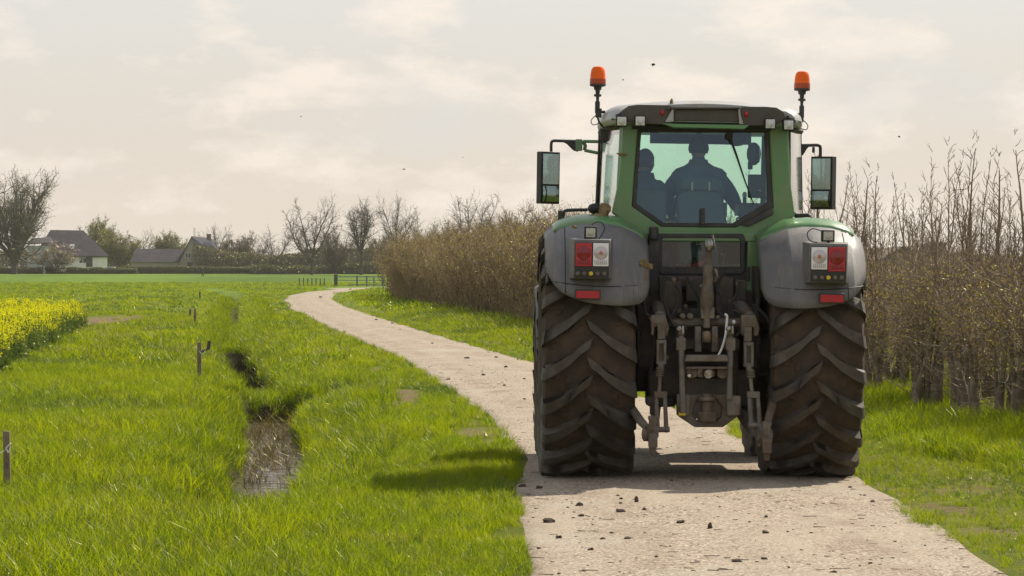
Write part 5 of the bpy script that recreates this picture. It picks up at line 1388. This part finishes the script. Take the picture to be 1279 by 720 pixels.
LBL = leafy('blossom', [(.34,.28,.25),(.26,.21,.18),(.42,.37,.33),(.22,.18,.13)], .35, (1.1,1.05,1), attr='pos')
T6 = [tree(351, 10, .15, .55, 6, leaf=LBL, leafn=5200, lsize=.22, dens=.8)]
# (centre px, top px, width px, distance, mesh, label, category)
trees = [
 (14,213,98,640,T4[0],'big spreading willow with pale green buds left of the white farmhouse','tree'),
 (-36,250,90,660,T1[1],'bare tree at the far left beyond the willow','tree'),
 (62,304,62,655,T6[0],'low orchard tree in pale blossom in front of the white farmhouse','tree'),
 (121,273,46,760,T2[0],'yellow green budding tree rising behind the white farmhouse roof','tree'),
 (150,290,54,742,T2[1],'low yellow green tree between the white farmhouse and the brick barn','tree'),
 (172,287,44,800,T1[0],'bare tree behind the brick barn nearest the yellow green tree','tree'),
 (196,296,34,800,T5[0],'thin bare tree behind the middle of the brick barn roof','tree'),
 (214,290,42,800,T2[0],'budding yellowish tree behind the right end of the brick barn','tree'),
 (268,281,42,800,T1[2],'bare rounded tree behind the gabled brick house chimney','tree'),
 (297,291,44,780,T5[1],'bushy bare tree just right of the gabled brick house','tree'),
 (320,303,34,800,T3[1],'small bare tree right of the bushy tree by the brick house','tree'),
 (343,284,44,700,T1[3],'bare tree with open crown left of the tallest lone tree','tree'),
 (389,246,66,600,T1[0],'tallest lone bare tree in the meadow with wide forked crown','tree'),
 (421,283,40,640,T5[0],'slight bare tree between the tallest tree and the narrow one','tree'),
 (451,249,42,600,T3[0],'narrow upright bare tree with single straight trunk','tree'),
 (474,290,30,660,T5[1],'small bare tree behind the wooden fence','tree'),
 (496,244,50,600,T1[2],'tall bare tree behind the rounded end of the hedge','tree'),
 (527,264,40,620,T1[3],'bare tree looking over the hedge near its rounded end','tree'),
 (556,276,40,640,T5[0],'thin bare tree between two larger trees over the hedge','tree'),
 (590,242,64,560,T1[1],'broad bare oak rising over the middle of the hedge','tree'),
 (622,268,40,600,T5[1],'faint bare tree right of the broad oak over the hedge','tree'),
 (648,252,48,560,T3[1],'thin pale bare tree over the hedge beside the left mirror','tree'),
 (706,262,60,560,T1[2],'bare tree over the hedge behind the left mudguard','tree'),
]
for i, (px, top, w, d, ms, lab, cat) in enumerate(trees):
    x = (px-639.5)/F*d; z0 = float(zt(x, d)); H = CAMH-(top-HZ)/F*d-z0
    bb = np.zeros(len(ms[1].vertices)*3, np.float32); ms[1].vertices.foreach_get('co', bb); bb = bb.reshape(-1,3)
    hz_ = np.percentile(bb[:,2], 99.7); wd = np.percentile(bb[:,0], 99)-np.percentile(bb[:,0], 1); cx = (np.percentile(bb[:,0], 99)+np.percentile(bb[:,0], 1))/2
    W = w/F*d; sxy = W/wd; sz = H/hz_
    sgn = -1 if i % 3 == 1 else 1
    plant('tree', ms, (x-cx*sxy*sgn, d, z0), 0 if sgn > 0 else 3.14159, (sxy, sxy, sz), lab, cat, 'trees beyond the meadow')
# ---- undergrowth belt along the far side of the meadow
def belt(name, x0, x1, d, h0, h1, n, seed, mat_, label, cols_leaf, leafn=22000, depth=18, lsz=.22, twn=9000, gap=None):
    g = np.random.default_rng(seed); segs = []
    X = x0+g.random(twn)*(x1-x0); Yd = d+g.random(twn)*depth; prof = h0+(h1-h0)*(.5+.5*np.clip(fbm(X, X*0, .11, seed % 7)+.4*fbm(X, X*0, .5, 3), -1, 1))
    hh = prof*(.35+.65*g.random(twn)); zz = zt(X, Yd); ln = .8+1.6*g.random(twn); a = g.random(twn)*6.283; s = .35*g.random(twn)
    p1 = np.stack([X, Yd, zz+hh], 1); p0 = p1-np.stack([np.cos(a)*s*ln, np.sin(a)*s*ln, ln], 1); p0[:,2] = np.maximum(p0[:,2], zz-.1)
    V, Q = seg_arrays(np.concatenate([p0, p1, np.full((twn,1), .035), np.full((twn,1), .015)], 1), 3)
    Xl = x0+g.random(leafn)*(x1-x0); Yl = d+g.random(leafn)*depth; pl = h0+(h1-h0)*(.5+.5*np.clip(fbm(Xl, Xl*0, .11, seed % 7)+.4*fbm(Xl, Xl*0, .5, 3), -1, 1))
    hl = pl*np.sqrt(g.random(leafn))*.95; V3, Q3 = leaf_arrays(np.stack([Xl, Yl, zt(Xl, Yl)+hl], 1), lsz, g)
    me = np_mesh(name, np.concatenate([V,V3]), np.concatenate([Q,Q3+len(V)]), [M['twig_far'], cols_leaf], np.concatenate([np.zeros(len(Q)), np.ones(len(Q3))]))
    return tag(obj_from(me, name), label, name.replace('_',' '), kind='stuff')
LD = leafy('dark_thicket', [(.085,.08,.045),(.12,.10,.06),(.10,.11,.045),(.14,.11,.075)], .3, (1.2,1.1,.7), attr='pos')
LDG = leafy('thicket_green', [(.07,.095,.04),(.12,.13,.05),(.09,.085,.05)], .3, (1.2,1.1,.7), attr='pos')
belt('thicket', -66, -10, 690, 4.0, 7.5, 0, 3, None, 'dark brown thicket behind the wooden fence and lone trees', LD, 26000, 25)
belt('thicket', -50, -12, 640, 1.5, 3.2, 0, 5, None, 'low greenish undergrowth at the foot of the lone trees', LDG, 12000, 10, .2, 5000)
belt('thicket', -14, 160, 520, 2.5, 5.0, 0, 4, None, 'brown woodland edge behind the roadside hedge', LD, 42000, 25, .22, 16000)
belt('thicket', -130, -62, 790, 4.0, 7.0, 0, 6, None, 'bare scrub between the farm buildings', LD, 24000, 25)
# trimmed hedges round the farms
def far_hedge(x0, x1, d, h, seed, label, leaf, t=1.6):
    g = np.random.default_rng(seed); n = int((x1-x0)*420); X = x0+g.random(n)*(x1-x0); Yd = d+g.random(n)*t; Z = zt(X, Yd)+g.random(n)*h*(.93+.07*np.sin(X*1.3))
    V, Q = leaf_arrays(np.stack([X,Yd,Z],1), .13, g)
    core = MB(); core.box(((x0+x1)/2, d+t/2, float(zt((x0+x1)/2, d))+h*.42), (x1-x0-.3, t*.6, h*.84))
    b = len(V); cv = np.array(core.v); cf = np.array(core.f)
    me = np_mesh('hedge', np.concatenate([V, cv]), np.concatenate([Q, cf+b]), [leaf], None)
    tag(obj_from(me, 'hedge'), label, 'hedge')
far_hedge(-91, -73, 655, 1.35, 1, 'dark clipped hedge in front of the white farmhouse', LDG)
far_hedge(-78.8, -50, 668, 1.6, 2, 'brown hedge running in front of the brick barn and house', LD)
far_hedge(-112, -91.3, 654, 1.5, 3, 'dull brown hedge left of the dark clipped one', LD)

# ================================================================ BUILDINGS
WALLW = mat('white_render', (.82,.80,.74), .85, c2=(.74,.71,.64), s2=.8); WALLB = mat('blue_grey_wall', (.36,.37,.40), .85)
ROOFD = mat('roof_slate', (.075,.065,.075), .9, spec=.1, c2=(.10,.085,.09), s2=.6); ROOFS = mat('roof_slate_grey', (.115,.115,.13), .95, spec=.05, c2=(.09,.09,.10), s2=.7); THATCH = mat('mossy_tiles', (.12,.12,.07), .9)
def brickm():
    m, nt, out = new_mat('brick'); p = N(nt,'ShaderNodeBsdfPrincipled'); nt.links.new(p.outputs[0], out.inputs[0]); p.inputs['Roughness'].default_value = .9
    b = N(nt,'ShaderNodeTexBrick'); b.inputs['Scale'].default_value = 4; b.inputs['Color1'].default_value = (.20,.13,.095,1); b.inputs['Color2'].default_value = (.15,.10,.075,1); b.inputs['Mortar'].default_value = (.3,.27,.23,1)
    nt.links.new(coords(nt), b.inputs[0]); nt.links.new(b.outputs[0], p.inputs[0]); return m
BR = brickm(); WIN = mat('window_glass', (.05,.055,.06), .08); FRM = mat('white_frame', (.7,.69,.65), .5)
def HP(px, py, d): return at(px, py, d)
def window(parent, c, w, h, mull=1, face=-1):
    g = MB(); c = Vector(c); t = .07
    g.box((c.x,c.y,c.z+h/2),(w+t,.08,t)); g.box((c.x,c.y,c.z-h/2),(w+t,.08,t))
    for k in range(mull+2): g.box((c.x-w/2+w*k/(mull+1),c.y,c.z),(t,.08,h))
    o = g.build('window', FRM, parent); g = MB(); g.box((c.x,c.y+.02,c.z),(w,.03,h)); g.build('pane', WIN, o, smooth=False)
# white farmhouse
hd_ = 690
fh = empty('farmhouse', (HP(85,0,hd_).x, hd_, float(zt(-91, hd_)))); tag(fh, 'white farmhouse with big dark hipped roof behind the hedge', 'farmhouse')
def hp(px, py, dy=0): 
    v = at(px, py, hd_+dy); return Vector((v.x-fh.location.x, dy, v.z-fh.location.z))
base = lambda px, dy=0: Vector((hp(px,341,dy).x, dy, -.3))
g = MB(); e0, e1, e2, e3 = hp(60,319,0), hp(134,319,0), hp(134,319,12), hp(60,319,12)
g.hexa([Vector((p.x,p.y,-.3)) for p in (e0,e1,e2,e3)], [e0,e1,e2,e3]); g.build('wall', WALLW, fh, smooth=False)
r0, r1 = hp(63,287.5,6), hp(104,288,6); a, b, c, d_ = hp(42,320,-.5), hp(136.5,320,-.5), hp(136.5,320,12.5), hp(42,320,12.5)
g = MB(); g.add([a,b,c,d_,r0,r1], [(0,1,5,4),(1,2,5),(2,3,4,5)]); rf = g.build('roof', ROOFD, fh, smooth=False); s_ = rf.modifiers.new('s','SOLIDIFY'); s_.thickness = .25
g = MB(); g.add([a,d_,r0],[(0,1,2)]); k_ = g.build('hip_end', THATCH, rf, smooth=False); s_ = k_.modifiers.new('s','SOLIDIFY'); s_.thickness = .25
g = MB(); rr = hp(90.3,308.5,1.6); g.box((rr.x,rr.y-.35,rr.z+.05),(.95,.08,1.2),(R(-42),0,R(-0))); g.build('skylight', mat('skylight', (.75,.75,.78), .15), rf, smooth=False)
# front wing with bluish wall
g = MB(); w0, w1 = hp(34,306,-4), hp(66,306,-4); g.hexa([(w0.x,-4,-.3),(w1.x,-4,-.3),(w1.x,-.2,-.3),(w0.x,-.2,-.3)], [(w0.x,-4,w0.z-.2),(w1.x,-4,w0.z-.2),(w1.x,-.2,w0.z-.2),(w0.x,-.2,w0.z-.2)]); g.build('wing', WALLB, fh, smooth=False)
g = MB(); g.add([hp(32,304.5,-4.4),hp(64,303,-4.4),hp(70.5,311,-4.4),hp(63,296,2),hp(40,298,2)], [(0,1,3,4),(1,2,3)]); o = g.build('wing_roof', ROOFD, fh, smooth=False); s_ = o.modifiers.new('s','SOLIDIFY'); s_.thickness = .2
for px, w in ((101.5,.8),(105.5,.8)): window(fh, hp(px,325.5,-.03), w, 1.0, 0)
g = MB(); c = hp(111.5,327.5,-.03); g.box((c.x,-.05,c.z),(1.3,.08,2.0)); g.build('door', M['dark_wood'], fh)
# brick barn + gabled house
bd = 700
bh = empty('brick_house', (HP(245,0,bd).x, bd, float(zt(-65, bd)))); tag(bh, 'brick house with steep slate gable roof, chimney and dormer', 'house')
def bp(px, py, dy=0, org=None):
    v = at(px, py, bd+dy); o = org or bh; return Vector((v.x-o.location.x, dy, v.z-o.location.z))
A, Bl, Bq = bp(240,296.5,0), bp(224,326,0), bp(254.5,326,0)
g = MB(); g.prism([(Bl.x,0,-.3),(Bq.x,0,-.3),Bq,A,Bl],(3.0,8,0)); g.build('wall', BR, bh, smooth=False)
A2 = A+Vector((4.0,8.4,0)); 
g = MB(); g.prism([A+Vector((-.15,-.35,.22)), bp(255.3,328,-.35), bp(281,327,3), bp(264.8,298.5,5)], (0,.1,-.18)); g.prism([A+Vector((-.1,-.35,.22)), bp(222.6,328,-.35), bp(222.6,328,7), bp(262,298,7)], (0,.1,-.18))
rf = g.build('roof', ROOFS, bh, smooth=False)
g = MB(); c = bp(261,297,4.5); g.box((c.x,c.y,c.z),(.9,.7,1.5)); g.build('chimney', BR, rf)
g = MB(); g.tube([bp(242.4,297,4),bp(242.4,284,4)],.05,6); g.tube([bp(243.6,297,4),bp(243.6,285,4)],.03,6); g.box(bp(243,287,4),(.5,.05,.05)); g.box(bp(243,290,4),(.5,.05,.05)); g.build('antenna', M['steel'], rf)
g = MB(); g.prism([bp(253,303,0.2), bp(270,314,-.6), bp(270,316,-.6), bp(264,324,-.6)], (.0,.12,-.0)); c0, c1 = bp(264.5,315,-.5), bp(271,323.5,-.5)
dm = MB(); dm.prism([bp(252.5,303,1.5), bp(265,314.5,-.7), bp(272.5,314.5,-.7), bp(262,303,1.5)], (0,.1,-.12)); dm.prism([bp(264,315,-.4),bp(271,315,-.4),bp(271.3,324,-.4),bp(264.3,324,-.4)],(0,.6,0)); dmo = dm.build('dormer', ROOFS, bh, smooth=False)
window(bh, bp(268,319.3,-.46), 1.0, 1.2, 1); window(bh, bp(234.8,319.3,-.06), 1.15, 1.0, 1); window(bh, bp(246.2,319.3,-.06), 1.25, 1.0, 1)
g = MB(); c = bp(237,334,-.05); g.box(c,(1.0,.08,2.0)); g.build('door', M['dark_wood'], bh)
bn = empty('barn', (HP(196,0,bd).x, bd, float(zt(-74, bd)))); tag(bn, 'long low brick barn with dark slate roof joined to the gabled house', 'barn')
o1 = bn
g = MB(); a, b = bp(164,327,0,o1), bp(223,327,0,o1); g.hexa([(a.x,0,-.3),(b.x,0,-.3),(b.x,7,-.3),(a.x,7,-.3)], [(a.x,0,a.z),(b.x,0,a.z),(b.x,7,a.z),(a.x,7,a.z)]); g.build('wall', BR, bn, smooth=False)
g = MB(); g.add([bp(162,327.5,-.5,o1),bp(223.5,327.5,-.5,o1),bp(229.5,311.5,3.5,o1),bp(169.5,311,3.5,o1),bp(162,327.5,7.5,o1),bp(223.5,327.5,7.5,o1)], [(0,1,2,3),(3,2,5,4),(0,3,4),(1,5,2)]); g.build('roof', ROOFD, bn, smooth=False)
# barns half hidden behind the saplings on the right
def gable(px0, px1, ptop, pe, d, label, m_):
    o = empty('barn', (at((px0+px1)/2,0,d).x, d, float(zt(0,d)))); tag(o, label, 'barn')
    P = lambda px, py, dy: (lambda v: Vector((v.x-o.location.x, dy, v.z-o.location.z)))(at(px, py, d+dy))
    g = MB(); mx = (px0+px1)/2; g.prism([(P(px0,341,0).x+.3,0,-.3),(P(px1,341,0).x-.3,0,-.3),P(px1-1,pe,0),P(mx,ptop+1,0),P(px0+1,pe,0)],(0,12,0)); g.build('wall', BR, o, smooth=False)
    g = MB(); g.add([P(px0-2,pe+1,-.4),P(mx,ptop,-.4),P(px1+2,pe+1,-.4),P(px0-2,pe+1,12),P(mx,ptop,12),P(px1+2,pe+1,12)],[(0,1,4,3),(1,2,5,4)]); r_ = g.build('roof', m_, o, smooth=False); s_ = r_.modifiers.new('s','SOLIDIFY'); s_.thickness = .25
gable(1100, 1158, 307, 324, 260, 'brown roofed barn glimpsed through the saplings beside the tractor', mat('roof_brown', (.11,.075,.055), .85))
gable(1163, 1188, 301, 322, 300, 'small shed with steep dark roof glimpsed right of the brown barn', ROOFD)
# parked car by the farmhouse
car = empty('parked_car', (at(139,0,680).x, 680, float(zt(-83,680)))); tag(car, 'white car parked at the right end of the white farmhouse', 'car')
g = MB(); g.prism([(-1.9,0,.35),(1.9,0,.35),(1.95,0,.75),(1.2,0,.9),(.6,0,1.35),(-.9,0,1.4),(-1.5,0,.95),(-1.95,0,.85)],(0,1.6,0)); g.build('body', mat('car_white', (.8,.8,.82), .25, coat=.5), car, bev=.06)
g = MB(); g.prism([(1.0,-.01,.92),(.55,-.01,1.28),(-.85,-.01,1.32),(-1.3,-.01,.95)],(0,.02,0)); g.build('window', WIN, car, smooth=False)
for x in (-1.2,1.2):
    g = MB(); g.cyl((x,-.02,.32),(x,.2,.32),.32,n=16); g.build('wheel', M['black'], car)

# ================================================================ POSTS, FENCES, PERSON
def post(px, ptop, pbase, wpx, lean, label, m_='wood', drop=.0, group='fence posts in the meadow'):
    x, d = ground_px(px, pbase); z0 = float(zt(x, d)); 
    h = (pbase-ptop)/F*d; w = wpx/F*d
    g = MB(); g.tube([(0,0,-.25),(lean*.5*h,0,h*.5),(lean*h,0,h*.985),(lean*h,0,h)], [w/2,w/2*1.02,w/2,w/2*.9], 9)
    o = g.build('fence_post', M[m_], None, loc=(x,d,max(z0,0 if z0 < 0 else z0))); tag(o, label, 'fence post', group); return o, h, w
p1, h1, w1 = post(9, 539, 619, 9.2, -.015, 'round wooden post with white string standing in the tall grass')
g = MB(); z = h1*.73; g.tube(smooth_path([(-.30,.02,z-.17),(-.16,.0,z-.08),(-w1*.5,-w1*.3,z-.02),(0,-w1*.62,z+.01),(w1*.5,-w1*.3,z+.04),(w1*.3,w1*.5,z+.03)],4),.0045,5)
g.tube(smooth_path([(0,-w1*.6,z),(w1*.25,-w1*.66,z-.03),(w1*.5,-w1*.5,z+.02)],4),.004,5); g.build('string', M['white'], p1)
p2, h2, w2 = post(249, 428, 471, 5.4, .0, 'slim wooden post with a broken rail stub beside the ditch')
g = MB(); g.tube([(w2*.3,0,h2*.72),(.13,.0,h2*.80)],.016,6); g.box((.15,0,h2*.92),(.055,.05,.14),(0,.12,0)); g.build('rail_stub', M['dark_wood'], p2)
g = MB(); g.tube(smooth_path([(0,-.03,h2*.76),(.05,-.05,h2*.66),(.10,-.03,h2*.78)],3),.005,5); g.build('string', M['white'], p2)
post(243.6, 386, 406, 3.2, 0, 'taller of two posts close together further up the ditch')
post(237.4, 386, 397, 2.4, 0, 'shorter of two posts close together further up the ditch', 'dark_wood')
post(249.5, 365, 373, 2.2, 0, 'tiny far post with a white mark at the head of the ditch', 'dark_wood')
q = random.Random(4)
for i in range(17):
    px = 344+i*3.9+q.uniform(-.6,.6) if i > 9 else 318+i*7.5+q.uniform(-1,1)
    big = i > 9
    if big: px = 374+(i-10)*5.2; post(px, 347.5+q.uniform(0,1), 358.2, 1.3, 0, 'thin stake in the row before the wooden fence', 'dark_wood', group='thin stakes in the far meadow')
d = 355; fe = empty('wooden_fence', (at(450,0,d).x, d, float(zt(-16,d)))); tag(fe, 'grey wooden post and rail fence across the end of the lane', 'fence')
fx = lambda px: at(px,0,d).x-fe.location.x
for px, w, h in ((419.5,.38,1.25),(446,.2,1.15),(458,.18,1.1),(467,.14,1.0),(478,.2,1.15)):
    g = MB(); g.box((fx(px),0,h/2-.1),(w,.2,h+.2)); g.build('post', M['dark_wood' if px < 430 else 'grey_wood'], fe, bev=.02)
for x0_, x1_, z, t in ((421,484,1.0,.11),(421,484,.62,.07),(436,482,.14,.12)):
    g = MB(); g.box(((fx(x0_)+fx(x1_))/2,-.12,z),(fx(x1_)-fx(x0_),.05,t)); g.build('rail', M['grey_wood'], fe)
# walker far off in the meadow
wx, wd_ = at(253,0,540).x, 540; wz = float(zt(wx, wd_))
wk = empty('person', (wx, wd_, wz)); tag(wk, 'tiny far walker in dark clothes standing in the meadow before the brick house', 'person')
nd = {'pel':((0,0,.78),(.13,.11)),'ch':((0,0,1.12),(.17,.12)),'nk':((0,0,1.28),.06),'ls':((-.18,0,1.2),.06),'le':((-.25,.02,.95),.05),'lh':((-.24,-.08,.72),.04),'rs':((.18,0,1.2),.06),'re':((.25,.02,.95),.05),'rh':((.22,-.1,.74),.04),
      'lk':((-.10,-.04,.45),.075),'la':((-.11,.05,.06),.05),'lt':((-.11,-.1,.03),.04),'rk':((.10,.05,.45),.075),'ra':((.11,.12,.06),.05),'rt':((.11,0,.03),.04)}
skinned('body', nd, [('pel','ch'),('ch','nk'),('ch','ls'),('ls','le'),('le','lh'),('ch','rs'),('rs','re'),('re','rh'),('pel','lk'),('lk','la'),('la','lt'),('pel','rk'),('rk','ra'),('ra','rt')], M['jeans'], wk)
g, _ = head_mesh((0,0,1.42), Vector((0,-1,0)), Vector((0,0,1))); g.build('head', M['skin'], wk)

# ---- clods of mud on the lane
q = random.Random(8); clods = [(795,629,8),(776,625,5),(775,630.5,5),(775,641,13),(723,632,10),(709,634,4),(717,640,4),(726,645,9),(686,651,16),(669,634,4),(698,671,8),(753,674,7),(784,674.5,9),(738,687,7),(649,681,8),(673,683,5),(887,663,9),(850,656,11),(716,647,4),(744,646,3),(805,639,6),(764,667,5),(820,698,5),(920,705,12),(955,702,8),(957,649,6),(698,715,5),
  (673,609,9),(653,606,11),(957,669,8),(1062,608,5),(1128,628,5),(1090,626,6),(1118,677,4),(1087,706,5),(1041,718,8),(724,678,3),(1244,677,9),(839,603,4),(1080,618,4),(1240,617,8),(640,616,5)]
for i in range(60):
    py = 600+q.random()**.8*118; px = q.uniform(660, 1060+(py-597)*1.4); clods.append((px, py, q.uniform(1.5,3.8)))
for px, py, s in [(430,380,3),(445,385,4),(470,400,4),(500,412,3),(583,449,7),(632,460,5),(560,474,6),(620,447,5),(490,404,4),(540,430,4),(604,470,5),(655,475,4),(655,500,4),(630,483,4),(450,378,4),(400,372,4),(610,440,3),(700,560,4),(790,560,4)]: clods.append((px,py,s))
lab = 'dark clod of mud dropped by the tyres on the lane'
for i, (px, py, s) in enumerate(clods):
    x, d = ground_px(px, py, .02); r = s/F*d*.5
    g = MB(); rough_lump(g, (0,0,0), (r, r*1.0, r*(.42+.3*q.random()) if s > 3 else r*.35), i+1)
    if i == 0 or i == 16: g = MB(); rough_lump(g, (0,0,r*.3), (r*.75, r*.6, r*1.05), i+5)
    l, r_ = float(np.interp(d, LY, LX)), float(np.interp(d, RY, RX)); u = (x-l)/(r_-l)
    onr = 0 < u < 1; zz = .004+.03*(1-(2*u-1)**2) if onr else float(zt(x,d))
    o = g.build('mud_clod', M['clod'], None, loc=(x,d,zz+r*.12)); o.rotation_euler = (0,0,q.uniform(0,6))
    tag(o, lab if onr else 'dark clod of mud lying in the grass verge', 'mud clod', 'mud clods on the lane' if onr else 'mud clods on the verge')
# clods thrown up by the tyres and a few birds far away
for px, py, s in ((816,81,2.4),(778,100,1.3),(1123,171,1.6)):
    p = at(px, py, 26.5); g = MB(); rough_lump(g, (0,0,0), (.011*s/2,.012,.008*s/2), int(px)); tag(g.build('mud_clod', M['clod'], None, loc=p), 'small speck of mud flung up into the air above the tractor', 'mud clod', 'flung specks of mud')
for px, py, s, lb in ((504.5,212,.9,'dark bird flying above the tall bare trees'),(376,146,.5,'tiny bird high in the pale sky'),(578,197,.45,'tiny bird gliding over the broad oak')):
    p = at(px, py, 300); g = MB(); g.tube([(-.12*s,0,0),(0,0,0),(.16*s,0,.01)],[.02,.05*s,.012],8); g.prism([(0,.02,.02),(-.08*s,-.25*s,.09*s),(.06*s,-.22*s,.09*s)],(0,0,.01)); g.prism([(0,.02,.02),(-.08*s,.25*s,.09*s),(.06*s,.22*s,.09*s)],(0,0,.01))
    tag(g.build('bird', M['black'], None, loc=p), lb, 'bird')
# straw scraps on the lane and bank : uncountable litter
def litter():
    g = np.random.default_rng(5); n = 520; S_ = []
    Y = 18.5+g.random(n)**1.4*40; l = np.interp(Y, LY, LX); r = np.interp(Y, RY, RX); X = l+(r-l)*g.random(n)
    u = (X-l)/(r-l); Z = .009+.03*(1-(2*u-1)**2); a = g.normal(0,.5,n); ln = .01+.045*g.random(n)**2; dk = g.random(n) < .55
    V, Q, mi = [], [], []
    for i in range(n):
        c, s = math.cos(a[i])*ln[i], math.sin(a[i])*ln[i]; w = .0022 if not dk[i] else .0045; b = len(V)
        if dk[i]: c *= .4; s *= .4
        V += [(X[i]-c,Y[i]-s-w,Z[i]),(X[i]+c,Y[i]+s-w,Z[i]),(X[i]+c*.9,Y[i]+s+w,Z[i]+.004),(X[i]-c*.9,Y[i]-s+w,Z[i]+.006)]; Q.append((b,b+1,b+2,b+3)); mi.append(int(dk[i]))
    return obj_from(np_mesh('litter', np.array(V), np.array(Q), [M['twig_tan'], M['clod']], mi), 'litter')
tag(litter(), 'scattered scraps of straw and mud on the lane surface', 'litter', kind='stuff')

# ================================================================ SKY, SUN, HAZE, CAMERA
w = bpy.data.worlds.new('World'); S.world = w; w.use_nodes = True; nt = w.node_tree; nt.nodes.clear()
SUNV = Vector((1.9,2.3,3.0)).normalized(); EL = math.asin(SUNV.z); AZ = math.atan2(SUNV.x, SUNV.y)
out = nt.nodes.new('ShaderNodeOutputWorld'); bg = nt.nodes.new('ShaderNodeBackground'); nt.links.new(bg.outputs[0], out.inputs[0])
sk = nt.nodes.new('ShaderNodeTexSky'); sk.sky_type = 'NISHITA'; sk.sun_disc = False; sk.sun_elevation = EL; sk.sun_rotation = AZ; sk.dust_density = 4.0; sk.air_density = 1.0
tc = nt.nodes.new('ShaderNodeTexCoord'); sep = nt.nodes.new('ShaderNodeSeparateXYZ'); nt.links.new(tc.outputs['Generated'], sep.inputs[0])
ramp = nt.nodes.new('ShaderNodeValToRGB'); nt.links.new(sep.outputs[2], ramp.inputs[0])
e = ramp.color_ramp.elements; e[0].position = 0.0; e[0].color = (7.9,7.0,6.0,1); e[1].position = .078; e[1].color = (7.5,7.3,6.9,1)
for pz, c in ((.02,(7.9,7.0,6.05,1)),(.05,(7.5,6.95,6.25,1)),(.25,(6.2,6.5,6.8,1)),(.6,(4.2,4.9,5.8,1)),(1.0,(3.0,3.8,4.9,1))):
    k = e.new(pz); k.color = c
mp = nt.nodes.new('ShaderNodeMapping'); nt.links.new(tc.outputs['Generated'], mp.inputs[0]); mp.inputs['Scale'].default_value = (1,1,2.4); mp.inputs['Location'].default_value = (.31,0,.12)
def wn(scale, lo, hi, det, rgh, dist=0.):
    return noise_fac(nt, scale, lo, hi, det, vec=mp.outputs[0], rough=rgh, dist=dist)
cl = mixc(nt, ramp.outputs[0], (9.2,8.3,7.35), wn(19, .49, .62, 7, .6))
cl = mixc(nt, cl, (7.3,7.1,6.8), wn(11, .56, .74, 5, .5))
mul = nt.nodes.new('ShaderNodeMix'); mul.data_type = 'RGBA'; mul.inputs[0].default_value = .88
nt.links.new(sk.outputs[0], mul.inputs[6]); nt.links.new(cl, mul.inputs[7])
nt.links.new(mul.outputs[2], bg.inputs[0]); bg.inputs[1].default_value = .092
sun = bpy.data.lights.new('sun', 'SUN'); sun.energy = 5.0; sun.angle = R(.6); sun.color = (1.0,.92,.77)
so = bpy.data.objects.new('sun', sun); link(so); so.rotation_euler = (-SUNV).to_track_quat('-Z','Y').to_euler()

def haze_box():
    m = bpy.data.materials.new('haze'); m.use_nodes = True; t = m.node_tree; t.nodes.clear()
    o = t.nodes.new('ShaderNodeOutputMaterial'); v = t.nodes.new('ShaderNodeVolumePrincipled'); t.links.new(v.outputs[0], o.inputs['Volume'])
    v.inputs['Color'].default_value = (.93,.90,.88,1); v.inputs['Density'].default_value = HAZE; v.inputs['Anisotropy'].default_value = .3
    g = MB(); g.box((0,1150,11.8),(3400,3100,27.6)); h = g.build('haze', m, None, smooth=False); tag(h, 'thin pale spring haze over the fields', 'haze', kind='stuff')
HAZE = .00008
if HAZE: haze_box()

cam = bpy.data.cameras.new('camera'); co = bpy.data.objects.new('camera', cam); link(co)
cam.sensor_width = 36; cam.lens = 36*F/1279; cam.clip_end = 6000; cam.clip_start = .5
co.location = (0,0,CAMH); co.rotation_euler = (R(90)-math.atan((360-HZ)/F), 0, 0)
S.camera = co
S.render.engine = 'CYCLES'; S.view_settings.view_transform = 'Standard'; S.view_settings.look = 'None'; S.view_settings.exposure = .25; S.view_settings.gamma = 1
S.cycles.max_bounces = 8; S.cycles.transparent_max_bounces = 24; S.cycles.volume_bounces = 1; S.cycles.use_denoising = True; S.cycles.denoising_prefilter = 'NONE'; S.cycles.denoising_input_passes = 'RGB_ALBEDO_NORMAL'; S.cycles.caustics_reflective = False; S.cycles.caustics_refractive = False
